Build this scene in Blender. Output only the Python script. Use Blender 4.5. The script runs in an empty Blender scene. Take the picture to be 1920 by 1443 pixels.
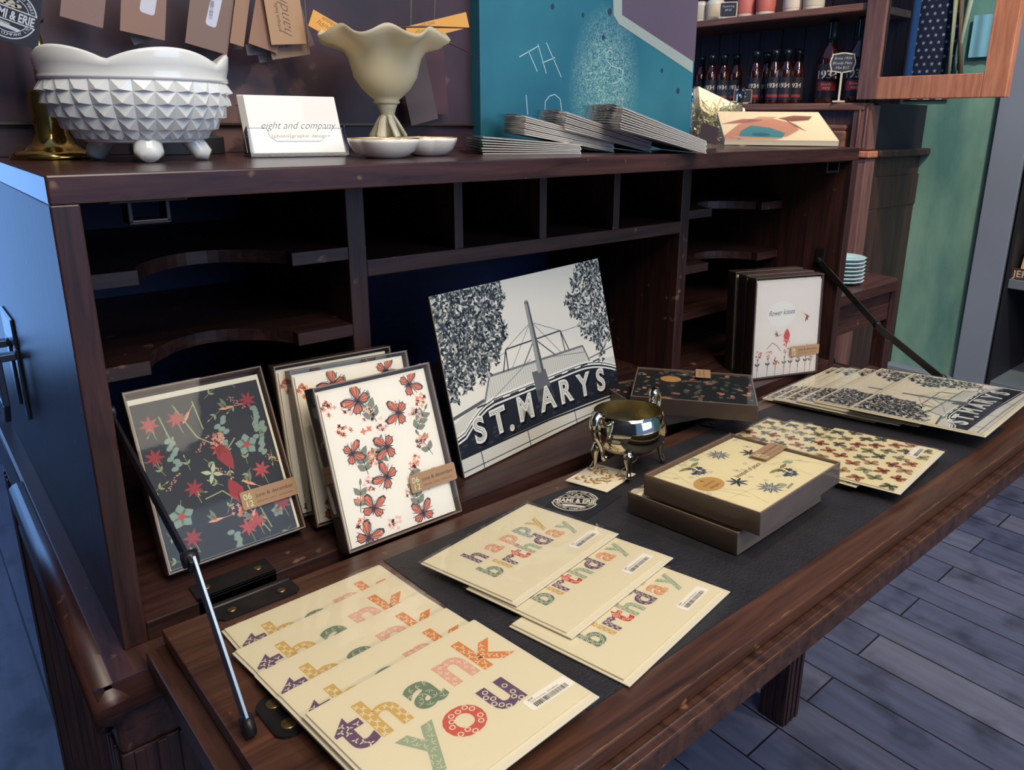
import bpy, math, random
from mathutils import Matrix, Vector
random.seed(7)
SC = bpy.context.scene
COL = SC.collection

# ------------------------------------------------------------------ camera
Z0 = 0.74                       # height of the writing surface
W, H = 1.093, 1.0865            # desk hutch width, height of its top
cam_d = bpy.data.cameras.new('camera'); cam = bpy.data.objects.new('camera', cam_d); COL.objects.link(cam)
CAMLOC = Vector((-0.08312, -0.58252, 1.12387))
cam.location = CAMLOC
cam.rotation_euler = tuple(math.radians(a) for a in (74.10274257, -0.51643071, -41.02325603))
FPX = 1405.1; CX = 960 + 50.2; CY = 721.5 - 96.7
cam_d.sensor_width = 36; cam_d.lens = FPX * 36 / 1920
cam_d.shift_x = -(CX - 960) / 1920; cam_d.shift_y = (CY - 721.5) / 1920
cam_d.clip_start = 0.02
SC.camera = cam

# ------------------------------------------------------------------ world, lights, exposure
wd = bpy.data.worlds.new('world'); SC.world = wd; wd.use_nodes = True
bg = wd.node_tree.nodes['Background']
bg.inputs[0].default_value = (0.26, 0.44, 0.90, 1); bg.inputs[1].default_value = 0.55
SC.view_settings.view_transform = 'Standard'; SC.view_settings.look = 'None'
SC.view_settings.gamma = 1; SC.view_settings.use_curve_mapping = False
SC.view_settings.exposure = 0.12

def area(name, loc, target, size, size_y, power, col):
    l = bpy.data.lights.new(name, 'AREA'); l.shape = 'RECTANGLE'; l.size = size; l.size_y = size_y
    l.energy = power; l.color = col
    o = bpy.data.objects.new(name, l); COL.objects.link(o)
    o.location = loc
    o.rotation_euler = (Vector(target) - Vector(loc)).to_track_quat('-Z', 'Y').to_euler()
    return o
# daylight: a tall window in the back wall left of the desk, the shop front behind the camera; warm ceiling spots and an added fill
area('window_light', (-.43, 3.02, 1.20), (-.43, 0.0, 1.0), 0.60, 2.2, 16, (0.22, 0.46, 1.0))
area('shop_window_light', (1.6, -4.2, 2.3), (1.9, 0.3, 0.6), 2.6, 1.8, 50, (0.62, 0.78, 1.0))
area('warm_fill_light', (0.15, -1.35, 2.5), (0.5, 0.0, 0.85), 1.2, 0.9, 31, (1.0, 0.87, 0.70))  # unseen warm fill, added to brighten the silver bowl and the print
def spot(name, loc, target, power, col, ang=70, r=0.05):
    l = bpy.data.lights.new(name, 'SPOT'); l.energy = power; l.color = col
    l.spot_size = math.radians(ang); l.spot_blend = 0.6; l.shadow_soft_size = r
    o = bpy.data.objects.new(name, l); COL.objects.link(o); o.location = loc
    o.rotation_euler = (Vector(target) - Vector(loc)).to_track_quat('-Z', 'Y').to_euler()
    return o
spot('ceiling_spot', (0.25, -0.75, 2.75), (0.45, -0.15, 0.75), 28, (1.0, 0.83, 0.60), 95)
spot('ceiling_spot', (1.15, -0.55, 2.75), (0.85, -0.1, 0.75), 26, (1.0, 0.84, 0.62), 95)
spot('ceiling_spot', (1.35, -0.7, 2.7), (2.5, 0.45, 0.95), 150, (1.0, 0.84, 0.68), 90)

# ------------------------------------------------------------------ pixel -> place helpers (measured on real planes)
RM = cam.rotation_euler.to_matrix()
def ray(px, py): return RM @ Vector(((px - CX) / FPX, -(py - CY) / FPX, -1))
def hit(px, py, p0, n):
    d = ray(px, py); n = Vector(n); return CAMLOC + d * ((Vector(p0) - CAMLOC).dot(n) / d.dot(n))
def on_z(px, py, z): return hit(px, py, (0, 0, z), (0, 0, 1))
def on_y(px, py, y): return hit(px, py, (0, y, 0), (0, 1, 0))
def on_x(px, py, x): return hit(px, py, (x, 0, 0), (1, 0, 0))
# the drop leaf is propped a few degrees above level
FN = Vector((0.0144, 0.0716, 1)).normalized()
FO = Vector((0, 0, Z0 + 0.0144 * 0.539))
FU = Vector((1, 0, -0.0144)).normalized(); FV = FN.cross(FU)
MF = Matrix((( FU.x, FV.x, FN.x, FO.x), (FU.y, FV.y, FN.y, FO.y), (FU.z, FV.z, FN.z, FO.z), (0, 0, 0, 1)))
def flap_m(x, y, h, deg=0, tiltx=0, tilty=0):
    return MF @ Matrix.Translation((x, y, h)) @ Matrix.Rotation(math.radians(deg), 4, 'Z') @ Matrix.Rotation(math.radians(tiltx), 4, 'X') @ Matrix.Rotation(math.radians(tilty), 4, 'Y')

# ------------------------------------------------------------------ materials
def srgb(r, g, b):
    f = lambda c: (c / 255 / 12.92) if c / 255 <= 0.04045 else ((c / 255 + 0.055) / 1.055) ** 2.4
    return (f(r), f(g), f(b), 1)
def newmat(name):
    m = bpy.data.materials.new(name); m.use_nodes = True
    return m, m.node_tree, m.node_tree.nodes['Principled BSDF']
def plain(name, col, rough=0.5, metal=0.0, bump=0.0, bscale=200, var=0.0, vscale=8, trans=0.0, coat=0.0, spec=0.5, sss=0):
    m, t, b = newmat(name); c = srgb(*col)
    b.inputs['Base Color'].default_value = c; b.inputs['Roughness'].default_value = rough
    b.inputs['Metallic'].default_value = metal; b.inputs['Transmission Weight'].default_value = trans
    b.inputs['Coat Weight'].default_value = coat; b.inputs['Specular IOR Level'].default_value = spec
    if sss:
        b.inputs['Subsurface Weight'].default_value = sss; b.inputs['Subsurface Scale'].default_value = 0.01
    tc = t.nodes.new('ShaderNodeTexCoord')
    if bump:
        n = t.nodes.new('ShaderNodeTexNoise'); n.inputs['Scale'].default_value = bscale; n.inputs['Detail'].default_value = 3
        t.links.new(tc.outputs['Object'], n.inputs['Vector'])
        bp = t.nodes.new('ShaderNodeBump'); bp.inputs['Strength'].default_value = bump; bp.inputs['Distance'].default_value = 0.002
        t.links.new(n.outputs['Fac'], bp.inputs['Height']); t.links.new(bp.outputs[0], b.inputs['Normal'])
    if var:
        n = t.nodes.new('ShaderNodeTexNoise'); n.inputs['Scale'].default_value = vscale; n.inputs['Detail'].default_value = 5
        t.links.new(tc.outputs['Object'], n.inputs['Vector'])
        r = t.nodes.new('ShaderNodeValToRGB')
        r.color_ramp.elements[0].position = 0.3; r.color_ramp.elements[1].position = 0.7
        r.color_ramp.elements[0].color = tuple(x * (1 - var) for x in c[:3]) + (1,)
        r.color_ramp.elements[1].color = tuple(min(1, x * (1 + var)) for x in c[:3]) + (1,)
        t.links.new(n.outputs['Fac'], r.inputs[0]); t.links.new(r.outputs[0], b.inputs['Base Color'])
    return m
def wood(name, c1, c2, axis='X', scale=6.0, rough=0.38, stretch=14, bump=0.12, spec=0.5, wear=0.0):
    m, t, b = newmat(name)
    tc = t.nodes.new('ShaderNodeTexCoord'); mp = t.nodes.new('ShaderNodeMapping')
    s = [stretch] * 3; s['XYZ'.index(axis)] = 1.0; mp.inputs['Scale'].default_value = s
    t.links.new(tc.outputs['Object'], mp.inputs[0])
    n = t.nodes.new('ShaderNodeTexNoise'); n.inputs['Scale'].default_value = scale; n.inputs['Detail'].default_value = 8
    n.inputs['Roughness'].default_value = 0.65; n.inputs['Distortion'].default_value = 0.6
    t.links.new(mp.outputs[0], n.inputs['Vector'])
    r = t.nodes.new('ShaderNodeValToRGB')
    r.color_ramp.elements[0].position = 0.32; r.color_ramp.elements[1].position = 0.68
    r.color_ramp.elements[0].color = srgb(*c1); r.color_ramp.elements[1].color = srgb(*c2)
    t.links.new(n.outputs['Fac'], r.inputs[0])
    t.links.new(r.outputs[0], b.inputs['Base Color'])
    # scuffs: slightly paler specks
    if wear:
        n2 = t.nodes.new('ShaderNodeTexNoise'); n2.inputs['Scale'].default_value = 55; n2.inputs['Detail'].default_value = 2
        t.links.new(tc.outputs['Object'], n2.inputs['Vector'])
        r2 = t.nodes.new('ShaderNodeValToRGB'); r2.color_ramp.elements[0].position = 0.70; r2.color_ramp.elements[1].position = 0.76
        r2.color_ramp.elements[0].color = (0, 0, 0, 1); r2.color_ramp.elements[1].color = (wear, wear, wear, 1)
        t.links.new(n2.outputs['Fac'], r2.inputs[0])
        mx = t.nodes.new('ShaderNodeMix'); mx.data_type = 'RGBA'
        t.links.new(r2.outputs[0], mx.inputs[0]); t.links.new(r.outputs[0], mx.inputs[6]); mx.inputs[7].default_value = srgb(150, 115, 85)
        t.links.new(mx.outputs[2], b.inputs['Base Color'])
    b.inputs['Roughness'].default_value = rough; b.inputs['Specular IOR Level'].default_value = spec
    bp = t.nodes.new('ShaderNodeBump'); bp.inputs['Strength'].default_value = bump; bp.inputs['Distance'].default_value = 0.001
    t.links.new(n.outputs['Fac'], bp.inputs['Height']); t.links.new(bp.outputs[0], b.inputs['Normal'])
    return m
def film(name, tint=(1, 1, 1), gloss=0.05, rough=0.06, ior=1.3, bump=.15):
    m = bpy.data.materials.new(name); m.use_nodes = True; t = m.node_tree
    for n in list(t.nodes): t.nodes.remove(n)
    o = t.nodes.new('ShaderNodeOutputMaterial'); mx = t.nodes.new('ShaderNodeMixShader')
    tr = t.nodes.new('ShaderNodeBsdfTransparent'); tr.inputs[0].default_value = tuple(tint) + (1,)
    gl = t.nodes.new('ShaderNodeBsdfGlossy'); gl.inputs['Roughness'].default_value = rough
    fr = t.nodes.new('ShaderNodeFresnel'); fr.inputs[0].default_value = ior
    ad = t.nodes.new('ShaderNodeMath'); ad.operation = 'ADD'; ad.inputs[1].default_value = gloss; ad.use_clamp = True
    t.links.new(fr.outputs[0], ad.inputs[0]); t.links.new(ad.outputs[0], mx.inputs[0])
    t.links.new(tr.outputs[0], mx.inputs[1]); t.links.new(gl.outputs[0], mx.inputs[2])
    tc = t.nodes.new('ShaderNodeTexCoord'); n = t.nodes.new('ShaderNodeTexNoise'); n.inputs['Scale'].default_value = 22
    t.links.new(tc.outputs['Object'], n.inputs['Vector'])
    bp = t.nodes.new('ShaderNodeBump'); bp.inputs['Strength'].default_value = bump; bp.inputs['Distance'].default_value = 0.01
    t.links.new(n.outputs['Fac'], bp.inputs['Height']); t.links.new(bp.outputs[0], gl.inputs['Normal'])
    t.links.new(mx.outputs[0], o.inputs[0])
    return m
def inkmat(name, rough=0.6, bump=0.05, spec=0.35):
    m, t, b = newmat(name)
    a = t.nodes.new('ShaderNodeAttribute'); a.attribute_name = 'ink'
    t.links.new(a.outputs['Color'], b.inputs['Base Color'])
    b.inputs['Roughness'].default_value = rough; b.inputs['Specular IOR Level'].default_value = spec
    n = t.nodes.new('ShaderNodeTexNoise'); n.inputs['Scale'].default_value = 900
    tc = t.nodes.new('ShaderNodeTexCoord'); t.links.new(tc.outputs['Object'], n.inputs['Vector'])
    bp = t.nodes.new('ShaderNodeBump'); bp.inputs['Strength'].default_value = bump; bp.inputs['Distance'].default_value = 0.001
    t.links.new(n.outputs['Fac'], bp.inputs['Height']); t.links.new(bp.outputs[0], b.inputs['Normal'])
    return m

M_INK = inkmat('printed_card'); M_INKS = inkmat('printed_semigloss', 0.35)
M_WOODX = wood('dark_mahogany_x', (34, 21, 22), (74, 46, 40), 'X', wear=0.5)
M_WOODY = wood('dark_mahogany_y', (38, 22, 22), (80, 48, 40), 'Y', wear=0.4)
M_WOODZ = wood('dark_mahogany_z', (34, 21, 23), (72, 44, 40), 'Z', wear=0.5)
M_FLAP = wood('leaf_mahogany', (46, 29, 23), (98, 63, 47), 'X', scale=5, rough=0.34, wear=0.7)
M_FLAPY = wood('leaf_mahogany_cross', (44, 28, 22), (88, 57, 43), 'Y', scale=5, rough=0.34, wear=0.6)
M_INSIDE_HAZE = wood('hutch_inside_haze', (10, 26, 62), (16, 38, 84), 'X', rough=0.5, spec=0.3, bump=0.05)  # navy haze over the hutch interior, put into the wood colour
M_WORN = plain('worn_edge_wood', (122, 84, 50), 0.5, bump=0.3, bscale=90, var=0.3, vscale=60)
M_LEATHER = plain('black_leather', (38, 36, 40), 0.55, bump=0.5, bscale=420, var=0.25, vscale=30)
M_IRON = plain('dark_iron', (52, 50, 52), 0.4, 0.7, var=0.25, vscale=60)
M_BRASS = plain('brass', (205, 170, 90), 0.14, 1.0)
M_SCREW = plain('brass_screw', (150, 130, 85), 0.35, 0.9)
M_STEEL = plain('dull_steel', (110, 125, 140), 0.32, 0.85)
M_FILM = film('clear_film', gloss=.03); M_LID = film('clear_lid', gloss=0.0, rough=0.04, ior=1.28, bump=.03)
M_ACRYL = film('clear_acrylic', (0.90, 0.94, 0.98), 0.0, 0.03, 1.3, .0)
M_CREAM = plain('cream_card', (236, 226, 196), 0.6); M_WHITE = plain('white_card', (232, 230, 226), 0.55)
M_ENV = plain('envelope_paper', (230, 222, 196), 0.65)
M_KRAFTBOX = plain('kraft_box_board', (132, 112, 98), 0.6, bump=0.1, bscale=300, var=0.08, vscale=40)
M_KRAFT = plain('kraft_tag', (160, 128, 100), 0.7, bump=0.1, bscale=400, var=0.1, vscale=120)
M_BLACK = plain('black_card', (28, 28, 34), 0.5)
M_MILK = plain('milk_glass', (226, 228, 224), 0.16, coat=0.4, sss=0.15)
M_PORC = plain('white_porcelain', (232, 228, 218), 0.2, coat=0.3)
M_SILVER = plain('polished_pewter', (205, 200, 180), 0.10, 1.0, var=0.04)
M_SILVERIN = plain('brushed_pewter_inside', (150, 140, 110), 0.36, 1.0, bump=0.2, bscale=150)
M_FROST = plain('frosted_amber_glass', (236, 228, 198), 0.5, trans=0.5)
M_TEALWOODEDGE = plain('dark_gap', (12, 14, 22), 0.7)
M_STRING = plain('cotton_string', (190, 180, 150), 0.8)

# ------------------------------------------------------------------ mesh builder
class G:
    def __init__(s): s.v = []; s.f = []; s.m = []; s.c = []; s.sm = []
    def add(s, vs, fs, mi=0, col=(1, 1, 1, 1), smooth=False, mat=None):
        o = len(s.v)
        if mat is not None: vs = [tuple(mat @ Vector(p)) for p in vs]
        s.v += [tuple(p) for p in vs]
        for f in fs: s.f.append(tuple(i + o for i in f)); s.m.append(mi); s.c.append(col); s.sm.append(smooth)
        return s
    def box(s, x0, y0, z0, x1, y1, z1, mi=0, col=(1, 1, 1, 1), mat=None):
        return s.add([(x0, y0, z0), (x1, y0, z0), (x1, y1, z0), (x0, y1, z0), (x0, y0, z1), (x1, y0, z1), (x1, y1, z1), (x0, y1, z1)],
                     [(0, 3, 2, 1), (4, 5, 6, 7), (0, 1, 5, 4), (1, 2, 6, 5), (2, 3, 7, 6), (3, 0, 4, 7)], mi, col, False, mat)
    def poly(s, pts, mi=0, col=(1, 1, 1, 1)): return s.add(pts, [tuple(range(len(pts)))], mi, col)
    def prism(s, pts, z0, z1, mi=0, col=(1, 1, 1, 1), mat=None, smooth=False):
        n = len(pts); vs = [(x, y, z0) for x, y in pts] + [(x, y, z1) for x, y in pts]
        s.add(vs, [tuple(range(n))[::-1], tuple(range(n, 2 * n))], mi, col, False, mat)
        return s.add(vs, [(i, (i + 1) % n, n + (i + 1) % n, n + i) for i in range(n)], mi, col, smooth, mat)
    def lathe(s, prof, n=32, c=(0, 0, 0), mi=0, col=(1, 1, 1, 1), rf=None, zf=None, mat=None, closed=False, smooth=True, cap=True):
        vs = []
        for j, (r, z) in enumerate(prof):
            for i in range(n):
                a = 2 * math.pi * i / n
                rr = r * (rf(a, j) if rf else 1); zz = z + (zf(a, j) if zf else 0)
                vs.append((c[0] + rr * math.cos(a), c[1] + rr * math.sin(a), c[2] + zz))
        fs = []
        m = len(prof)
        for j in range(m - (0 if closed else 1)):
            for i in range(n):
                k = (j + 1) % m
                fs.append((j * n + i, j * n + (i + 1) % n, k * n + (i + 1) % n, k * n + i))
        if not closed and cap:
            if prof[0][0] > 1e-5: fs.append(tuple(range(n))[::-1])
            if prof[-1][0] > 1e-5: fs.append(tuple(range((m - 1) * n, m * n)))
        return s.add(vs, fs, mi, col, smooth, mat)
    def tube(s, pts, r, n=8, mi=0, col=(1, 1, 1, 1), flat=1.0, up=(0, 0, 1)):
        pts = [Vector(p) for p in pts]; vs = []; rs = r if isinstance(r, (list, tuple)) else [r] * len(pts)
        for i, p in enumerate(pts):
            t = (pts[min(i + 1, len(pts) - 1)] - pts[max(i - 1, 0)]).normalized()
            a = t.cross(Vector(up)); a = a.normalized() if a.length > 1e-4 else t.cross(Vector((1, 0, 0))).normalized()
            b = a.cross(t)
            for k in range(n):
                q = 2 * math.pi * k / n + math.pi / n
                vs.append(p + a * (math.cos(q) * rs[i]) + b * (math.sin(q) * rs[i] * flat))
        fs = [(i * n + k, i * n + (k + 1) % n, (i + 1) * n + (k + 1) % n, (i + 1) * n + k) for i in range(len(pts) - 1) for k in range(n)]
        fs += [tuple(range(n))[::-1], tuple(range((len(pts) - 1) * n, len(pts) * n))]
        return s.add(vs, fs, mi, col, n > 4)
    def build(s, name, mats, parent=None, bevel=0, matrix=None, solid=0, wn=False):
        me = bpy.data.meshes.new(name); me.from_pydata(s.v, [], s.f)
        for m in (mats if isinstance(mats, (list, tuple)) else [mats]): me.materials.append(m)
        me.polygons.foreach_set('material_index', s.m); me.polygons.foreach_set('use_smooth', s.sm)
        if any(c != (1, 1, 1, 1) for c in s.c):
            at = me.color_attributes.new('ink', 'FLOAT_COLOR', 'CORNER'); arr = []
            for p in me.polygons: arr += list(s.c[p.index]) * p.loop_total
            at.data.foreach_set('color', arr)
        me.update()
        o = bpy.data.objects.new(name, me); COL.objects.link(o)
        if parent: o.parent = parent
        if matrix is not None: o.matrix_basis = matrix
        if solid:
            md = o.modifiers.new('solid', 'SOLIDIFY'); md.thickness = solid; md.offset = 0
        if bevel:
            md = o.modifiers.new('bevel', 'BEVEL'); md.width = bevel; md.segments = 2; md.limit_method = 'ANGLE'; md.angle_limit = 0.7
        return o
def tag(o, label=None, cat=None, group=None, kind=None):
    if label: o['label'] = label
    if cat: o['category'] = cat
    if group: o['group'] = group
    if kind: o['kind'] = kind
    return o
def thing(name, label, cat, matrix=None, group=None, loc=None, rotz=0):
    o = bpy.data.objects.new(name, None); COL.objects.link(o); o.empty_display_size = 0.02
    if matrix is None: matrix = Matrix.Translation(loc or (0, 0, 0)) @ Matrix.Rotation(rotz, 4, 'Z')
    o.matrix_basis = matrix
    return tag(o, label, cat, group)
def kids(o): return [c for c in bpy.data.objects if c.parent == o]
def dup(o, label=None, matrix=None, parent=None):
    c = o.copy(); COL.objects.link(c)
    if matrix is not None: c.matrix_basis = matrix
    if label: c['label'] = label
    if parent: c.parent = parent
    for k in kids(o): dup(k, parent=c)
    return c

# ------------------------------------------------------------------ lettering: text curve -> triangles
_tc = {}
def text_tris(s, bold=0.0, shear=0.0):
    key = (s, bold, shear)
    if key in _tc: return _tc[key]
    cu = bpy.data.curves.new('t', 'FONT'); cu.body = s; cu.size = 1; cu.offset = bold; cu.shear = shear; cu.resolution_u = 4
    o = bpy.data.objects.new('t', cu); COL.objects.link(o)
    bpy.context.view_layer.update()
    ev = o.evaluated_get(bpy.context.evaluated_depsgraph_get()); me = ev.to_mesh()
    vs = [(v.co.x, v.co.y) for v in me.vertices]; fs = [tuple(p.vertices) for p in me.polygons]
    ev.to_mesh_clear(); bpy.data.objects.remove(o); bpy.data.curves.remove(cu)
    if vs:
        x0 = min(v[0] for v in vs); x1 = max(v[0] for v in vs); y0 = min(v[1] for v in vs); y1 = max(v[1] for v in vs)
    else: x0 = x1 = y0 = y1 = 0
    _tc[key] = (vs, fs, (x0, y0, x1, y1)); return _tc[key]

def clip(pts, w, h, x0=0, y0=0):
    for ax, lim, sg in ((0, x0, 1), (0, w, -1), (1, y0, 1), (1, h, -1)):
        out = []
        for i in range(len(pts)):
            a = pts[i - 1]; b = pts[i]; ia = (a[ax] - lim) * sg >= 0; ib = (b[ax] - lim) * sg >= 0
            if ia != ib:
                t = (lim - a[ax]) / (b[ax] - a[ax]); out.append((a[0] + (b[0] - a[0]) * t, a[1] + (b[1] - a[1]) * t))
            if ib: out.append(b)
        pts = out
        if len(pts) < 3: return []
    return pts

class Art:
    """flat print in local a,b; ink polygons laid a hair above the sheet"""
    def __init__(s, w, h, base, z=0.0, th=0.0006, clipto=True):
        s.w, s.h, s.g, s.z, s.n = w, h, G(), z, 0; s.clipto = clipto; s.back = s.g
        if th: s.g.box(0, 0, z - th, w, h, z, 0, srgb(*base))
    def lay(s, n): s.n = n; return s
    def p(s, pts, col):
        if s.clipto: pts = clip(list(pts), s.w, s.h)
        if len(pts) < 3: return
        z = s.z + 0.00003 * (s.n + 1)
        ar = sum(pts[i - 1][0] * pts[i][1] - pts[i][0] * pts[i - 1][1] for i in range(len(pts)))
        if ar < 0: pts = pts[::-1]
        s.g.poly([(x, y, z) for x, y in pts], 0, srgb(*col))
    def text(s, body, x, y, size, col, rot=0, bold=0.0, shear=0.0, sx=1.0, align='l', curve=None):
        vs, fs, bb = text_tris(body, bold, shear)
        ox = bb[0] if align == 'l' else (bb[0] + bb[2]) / 2
        ca, sa = math.cos(rot), math.sin(rot)
        P = []
        for vx, vy in vs:
            u_, v_ = (vx - ox) * size * sx, vy * size
            P.append((x + u_ * ca - v_ * sa, y + u_ * sa + v_ * ca))
        for f in fs: s.p([P[i] for i in f], col)
        return (bb[2] - ox) * size * sx
    def line(s, a, b, w, col):
        dx, dy = b[0] - a[0], b[1] - a[1]; L = math.hypot(dx, dy) or 1; nx, ny = -dy / L * w / 2, dx / L * w / 2
        s.p([(a[0] + nx, a[1] + ny), (a[0] - nx, a[1] - ny), (b[0] - nx, b[1] - ny), (b[0] + nx, b[1] + ny)], col)
    def pline(s, pts, w, col):
        for a, b in zip(pts[:-1], pts[1:]): s.line(a, b, w, col)
    def ell(s, x, y, rx, ry, col, rot=0, n=14):
        ca, sa = math.cos(rot), math.sin(rot)
        s.p([(x + rx * math.cos(t) * ca - ry * math.sin(t) * sa, y + rx * math.cos(t) * sa + ry * math.sin(t) * ca) for t in [2 * math.pi * i / n for i in range(n)]], col)
    def ring(s, x, y, r, w, col, n=40, a0=0, a1=2 * math.pi):
        for i in range(n):
            t0 = a0 + (a1 - a0) * i / n; t1 = a0 + (a1 - a0) * (i + 1) / n
            s.p([(x + (r + w / 2) * math.cos(t0), y + (r + w / 2) * math.sin(t0)), (x + (r + w / 2) * math.cos(t1), y + (r + w / 2) * math.sin(t1)),
                 (x + (r - w / 2) * math.cos(t1), y + (r - w / 2) * math.sin(t1)), (x + (r - w / 2) * math.cos(t0), y + (r - w / 2) * math.sin(t0))], col)
    def leaf(s, x, y, L, wd, rot, col):
        ca, sa = math.cos(rot), math.sin(rot)
        q = [(0, 0), (.2, .32), (.45, .5), (.75, .3), (1, 0), (.75, -.3), (.45, -.5), (.2, -.32)]
        s.p([(x + a * L * ca - b * wd * sa, y + a * L * sa + b * wd * ca) for a, b in q], col)
    def petals(s, x, y, r, n, col, rot=0, wd=0.7, hole=None):
        for i in range(n): s.leaf(x, y, r, r * wd, rot + 2 * math.pi * i / n, col)
        if hole: s.n += 1; s.ell(x, y, r * .25, r * .25, hole, n=8); s.n -= 1
    def rect(s, x, y, w, h, col, rot=0):
        ca, sa = math.cos(rot), math.sin(rot)
        s.p([(x + a * ca - b * sa, y + a * sa + b * ca) for a, b in ((0, 0), (w, 0), (w, h), (0, h))], col)
    def rrect(s, x, y, w, h, r, col, rot=0):
        ca, sa = math.cos(rot), math.sin(rot); q = []
        for cx_, cy_, a0 in ((w - r, h - r, 0), (r, h - r, 90), (r, r, 180), (w - r, r, 270)):
            for k in range(5):
                t = math.radians(a0 + 22.5 * k); q.append((cx_ + r * math.cos(t), cy_ + r * math.sin(t)))
        s.p([(x + a * ca - b * sa, y + a * sa + b * ca) for a, b in q], col)
    def build(s, name, parent, mat=None, **k): return s.g.build(name, mat or M_INK, parent, **k)

# ---- motifs
def butterfly(A, x, y, r, rot, wing, edge, n0=1):
    F = [(0, 0), (.30, .30), (.70, .50), (1.02, .46), (1.08, .22), (.86, .0), (.55, -.14), (.20, -.10)]
    HW_ = [(0, 0), (.25, .20), (.60, .30), (.78, .12), (.74, -.18), (.48, -.34), (.20, -.22)]
    def sh(P, a, k, sd):
        ca, sa = math.cos(a), math.sin(a); return [(x + (p * k * ca - q * k * sd * sa) * r, y + (p * k * sa + q * k * sd * ca) * r) for p, q in P]
    for sd in (1, -1):
        for P, ang in ((F, 58), (HW_, 118)):
            a = rot + sd * math.radians(ang); A.lay(n0); A.p(sh(P, a, 1.0, -sd), edge); A.lay(n0 + 1)
            Q = [(.10 + p * .80, q * .78) for p, q in P]; A.p(sh(Q, a, 1.0, -sd), wing); A.lay(n0 + 2)
            for d in (-.25, .1, .42): A.line((x, y), (x + r * .85 * math.cos(a - sd * d), y + r * .85 * math.sin(a - sd * d)), r * .04, edge)
    A.leaf(x - r * .5 * math.cos(rot), y - r * .5 * math.sin(rot), r * .95, r * .14, rot, edge)
    for d in (.35, -.35): A.line((x + r * .4 * math.cos(rot), y + r * .4 * math.sin(rot)), (x + r * .8 * math.cos(rot + d), y + r * .8 * math.sin(rot + d)), r * .03, edge)
def sprig(A, x, y, L, rot, leafc, stemc, n=3, n0=1, lw=.35):
    A.lay(n0); ex, ey = x + L * math.cos(rot), y + L * math.sin(rot); A.line((x, y), (ex, ey), L * .03, stemc)
    for i in range(n):
        t = (i + .6) / n
        for sd in (1, -1): A.leaf(x + (ex - x) * t * .8, y + (ey - y) * t * .8, L * .42, L * .42 * lw * 1.2, rot + sd * .75, leafc)
    A.leaf(ex, ey, L * .3, L * .12, rot, leafc)
def cluster(A, x, y, r, col, n=16, n0=1, seed=0):
    rd = random.Random(seed); A.lay(n0)
    for i in range(n):
        a = rd.random() * 6.28; d = r * rd.random() ** .5
        A.petals(x + d * math.cos(a), y + d * math.sin(a), r * .34, 4, tuple(min(255, c + rd.randint(-10, 14)) for c in col), a, .6)
def hummer(A, x, y, r, rot, body, wing, n0=2):
    A.lay(n0); A.leaf(x - r * math.cos(rot), y - r * math.sin(rot), 2 * r, r * .42, rot, body)
    A.line((x + r * .8 * math.cos(rot), y + r * .8 * math.sin(rot)), (x + r * 1.7 * math.cos(rot), y + r * 1.7 * math.sin(rot)), r * .06, body)
    A.leaf(x, y, r * 1.5, r * .5, rot + 1.9, wing); A.leaf(x, y, r * 1.3, r * .45, rot + 2.4, wing)
def barcode(A, x, y, w, h, rot=0, cap=None, cap2=None, n0=4):
    A.lay(n0); A.rrect(x, y, w, h, h * .16, (240, 236, 222), rot); A.lay(n0 + 1); rd = random.Random(5)
    ca, sa = math.cos(rot), math.sin(rot); t = .12
    while t < .88:
        bw = rd.choice((.008, .014, .022))
        A.rect(x + w * t * ca - h * .14 * sa, y + w * t * sa + h * .14 * ca, w * bw, h * .36, (60, 56, 52), rot); t += bw + rd.choice((.008, .014))
    if cap: A.text(cap, x + w * .1 * ca - h * .6 * sa, y + w * .1 * sa + h * .6 * ca, h * .17, (70, 66, 60), rot)
    if cap2: A.text(cap2, x + w * .1 * ca - h * .8 * sa, y + w * .1 * sa + h * .8 * ca, h * .17, (60, 56, 52), rot, .02)
def intri(px, py, vs, fs):
    for f in fs:
        ok = True; sg = 0
        for i in range(len(f)):
            a = vs[f[i - 1]]; b = vs[f[i]]; c = (b[0] - a[0]) * (py - a[1]) - (b[1] - a[1]) * (px - a[0])
            if c * (sg or c) < -1e-12: ok = False; break
            if c: sg = c
        if ok: return True
    return False
def patterned(A, ch, cx_, y, size, col, style, bg=(232, 220, 188), n0=1, bold=.03, rot=0):
    col = tuple(int(a * .86 + b * .14) for a, b in zip(col, bg))
    vs, fs, bb = text_tris(ch, bold); mx = (bb[0] + bb[2]) / 2
    A.lay(n0); A.text(ch, cx_, y, size, col, rot, bold, align='c'); A.lay(n0 + 1)
    ca, sa = math.cos(rot), math.sin(rot)
    st = .105; j = 0; yy = bb[1] + .04
    while yy < bb[3]:
        xx = bb[0] + .04 + (st / 2 if j % 2 else 0)
        while xx < bb[2]:
            if all(intri(xx + dx, yy + dy, vs, fs) for dx, dy in ((0, 0), (.03, 0), (-.03, 0), (0, .03), (0, -.03))):
                u_, v_ = (xx - mx) * size, yy * size; X, Y = cx_ + u_ * ca - v_ * sa, y + u_ * sa + v_ * ca; r = size * .048
                if style == 0: A.petals(X, Y, r, 4, bg, rot, .35)
                elif style == 1: A.petals(X, Y, r, 4, bg, rot + .78, .5)
                elif style == 2:
                    for k in range(3): A.leaf(X, Y, r * 1.5, r * .22, rot + k * 1.05 + j, bg)
                elif style == 3: A.ring(X, Y, r * .7, r * .35, bg, 8)
                elif style == 4: A.petals(X, Y, r * 1.1, 3, bg, j * 1.7 + xx * 9, .45)
            xx += st
        yy += st * .75; j += 1

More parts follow.
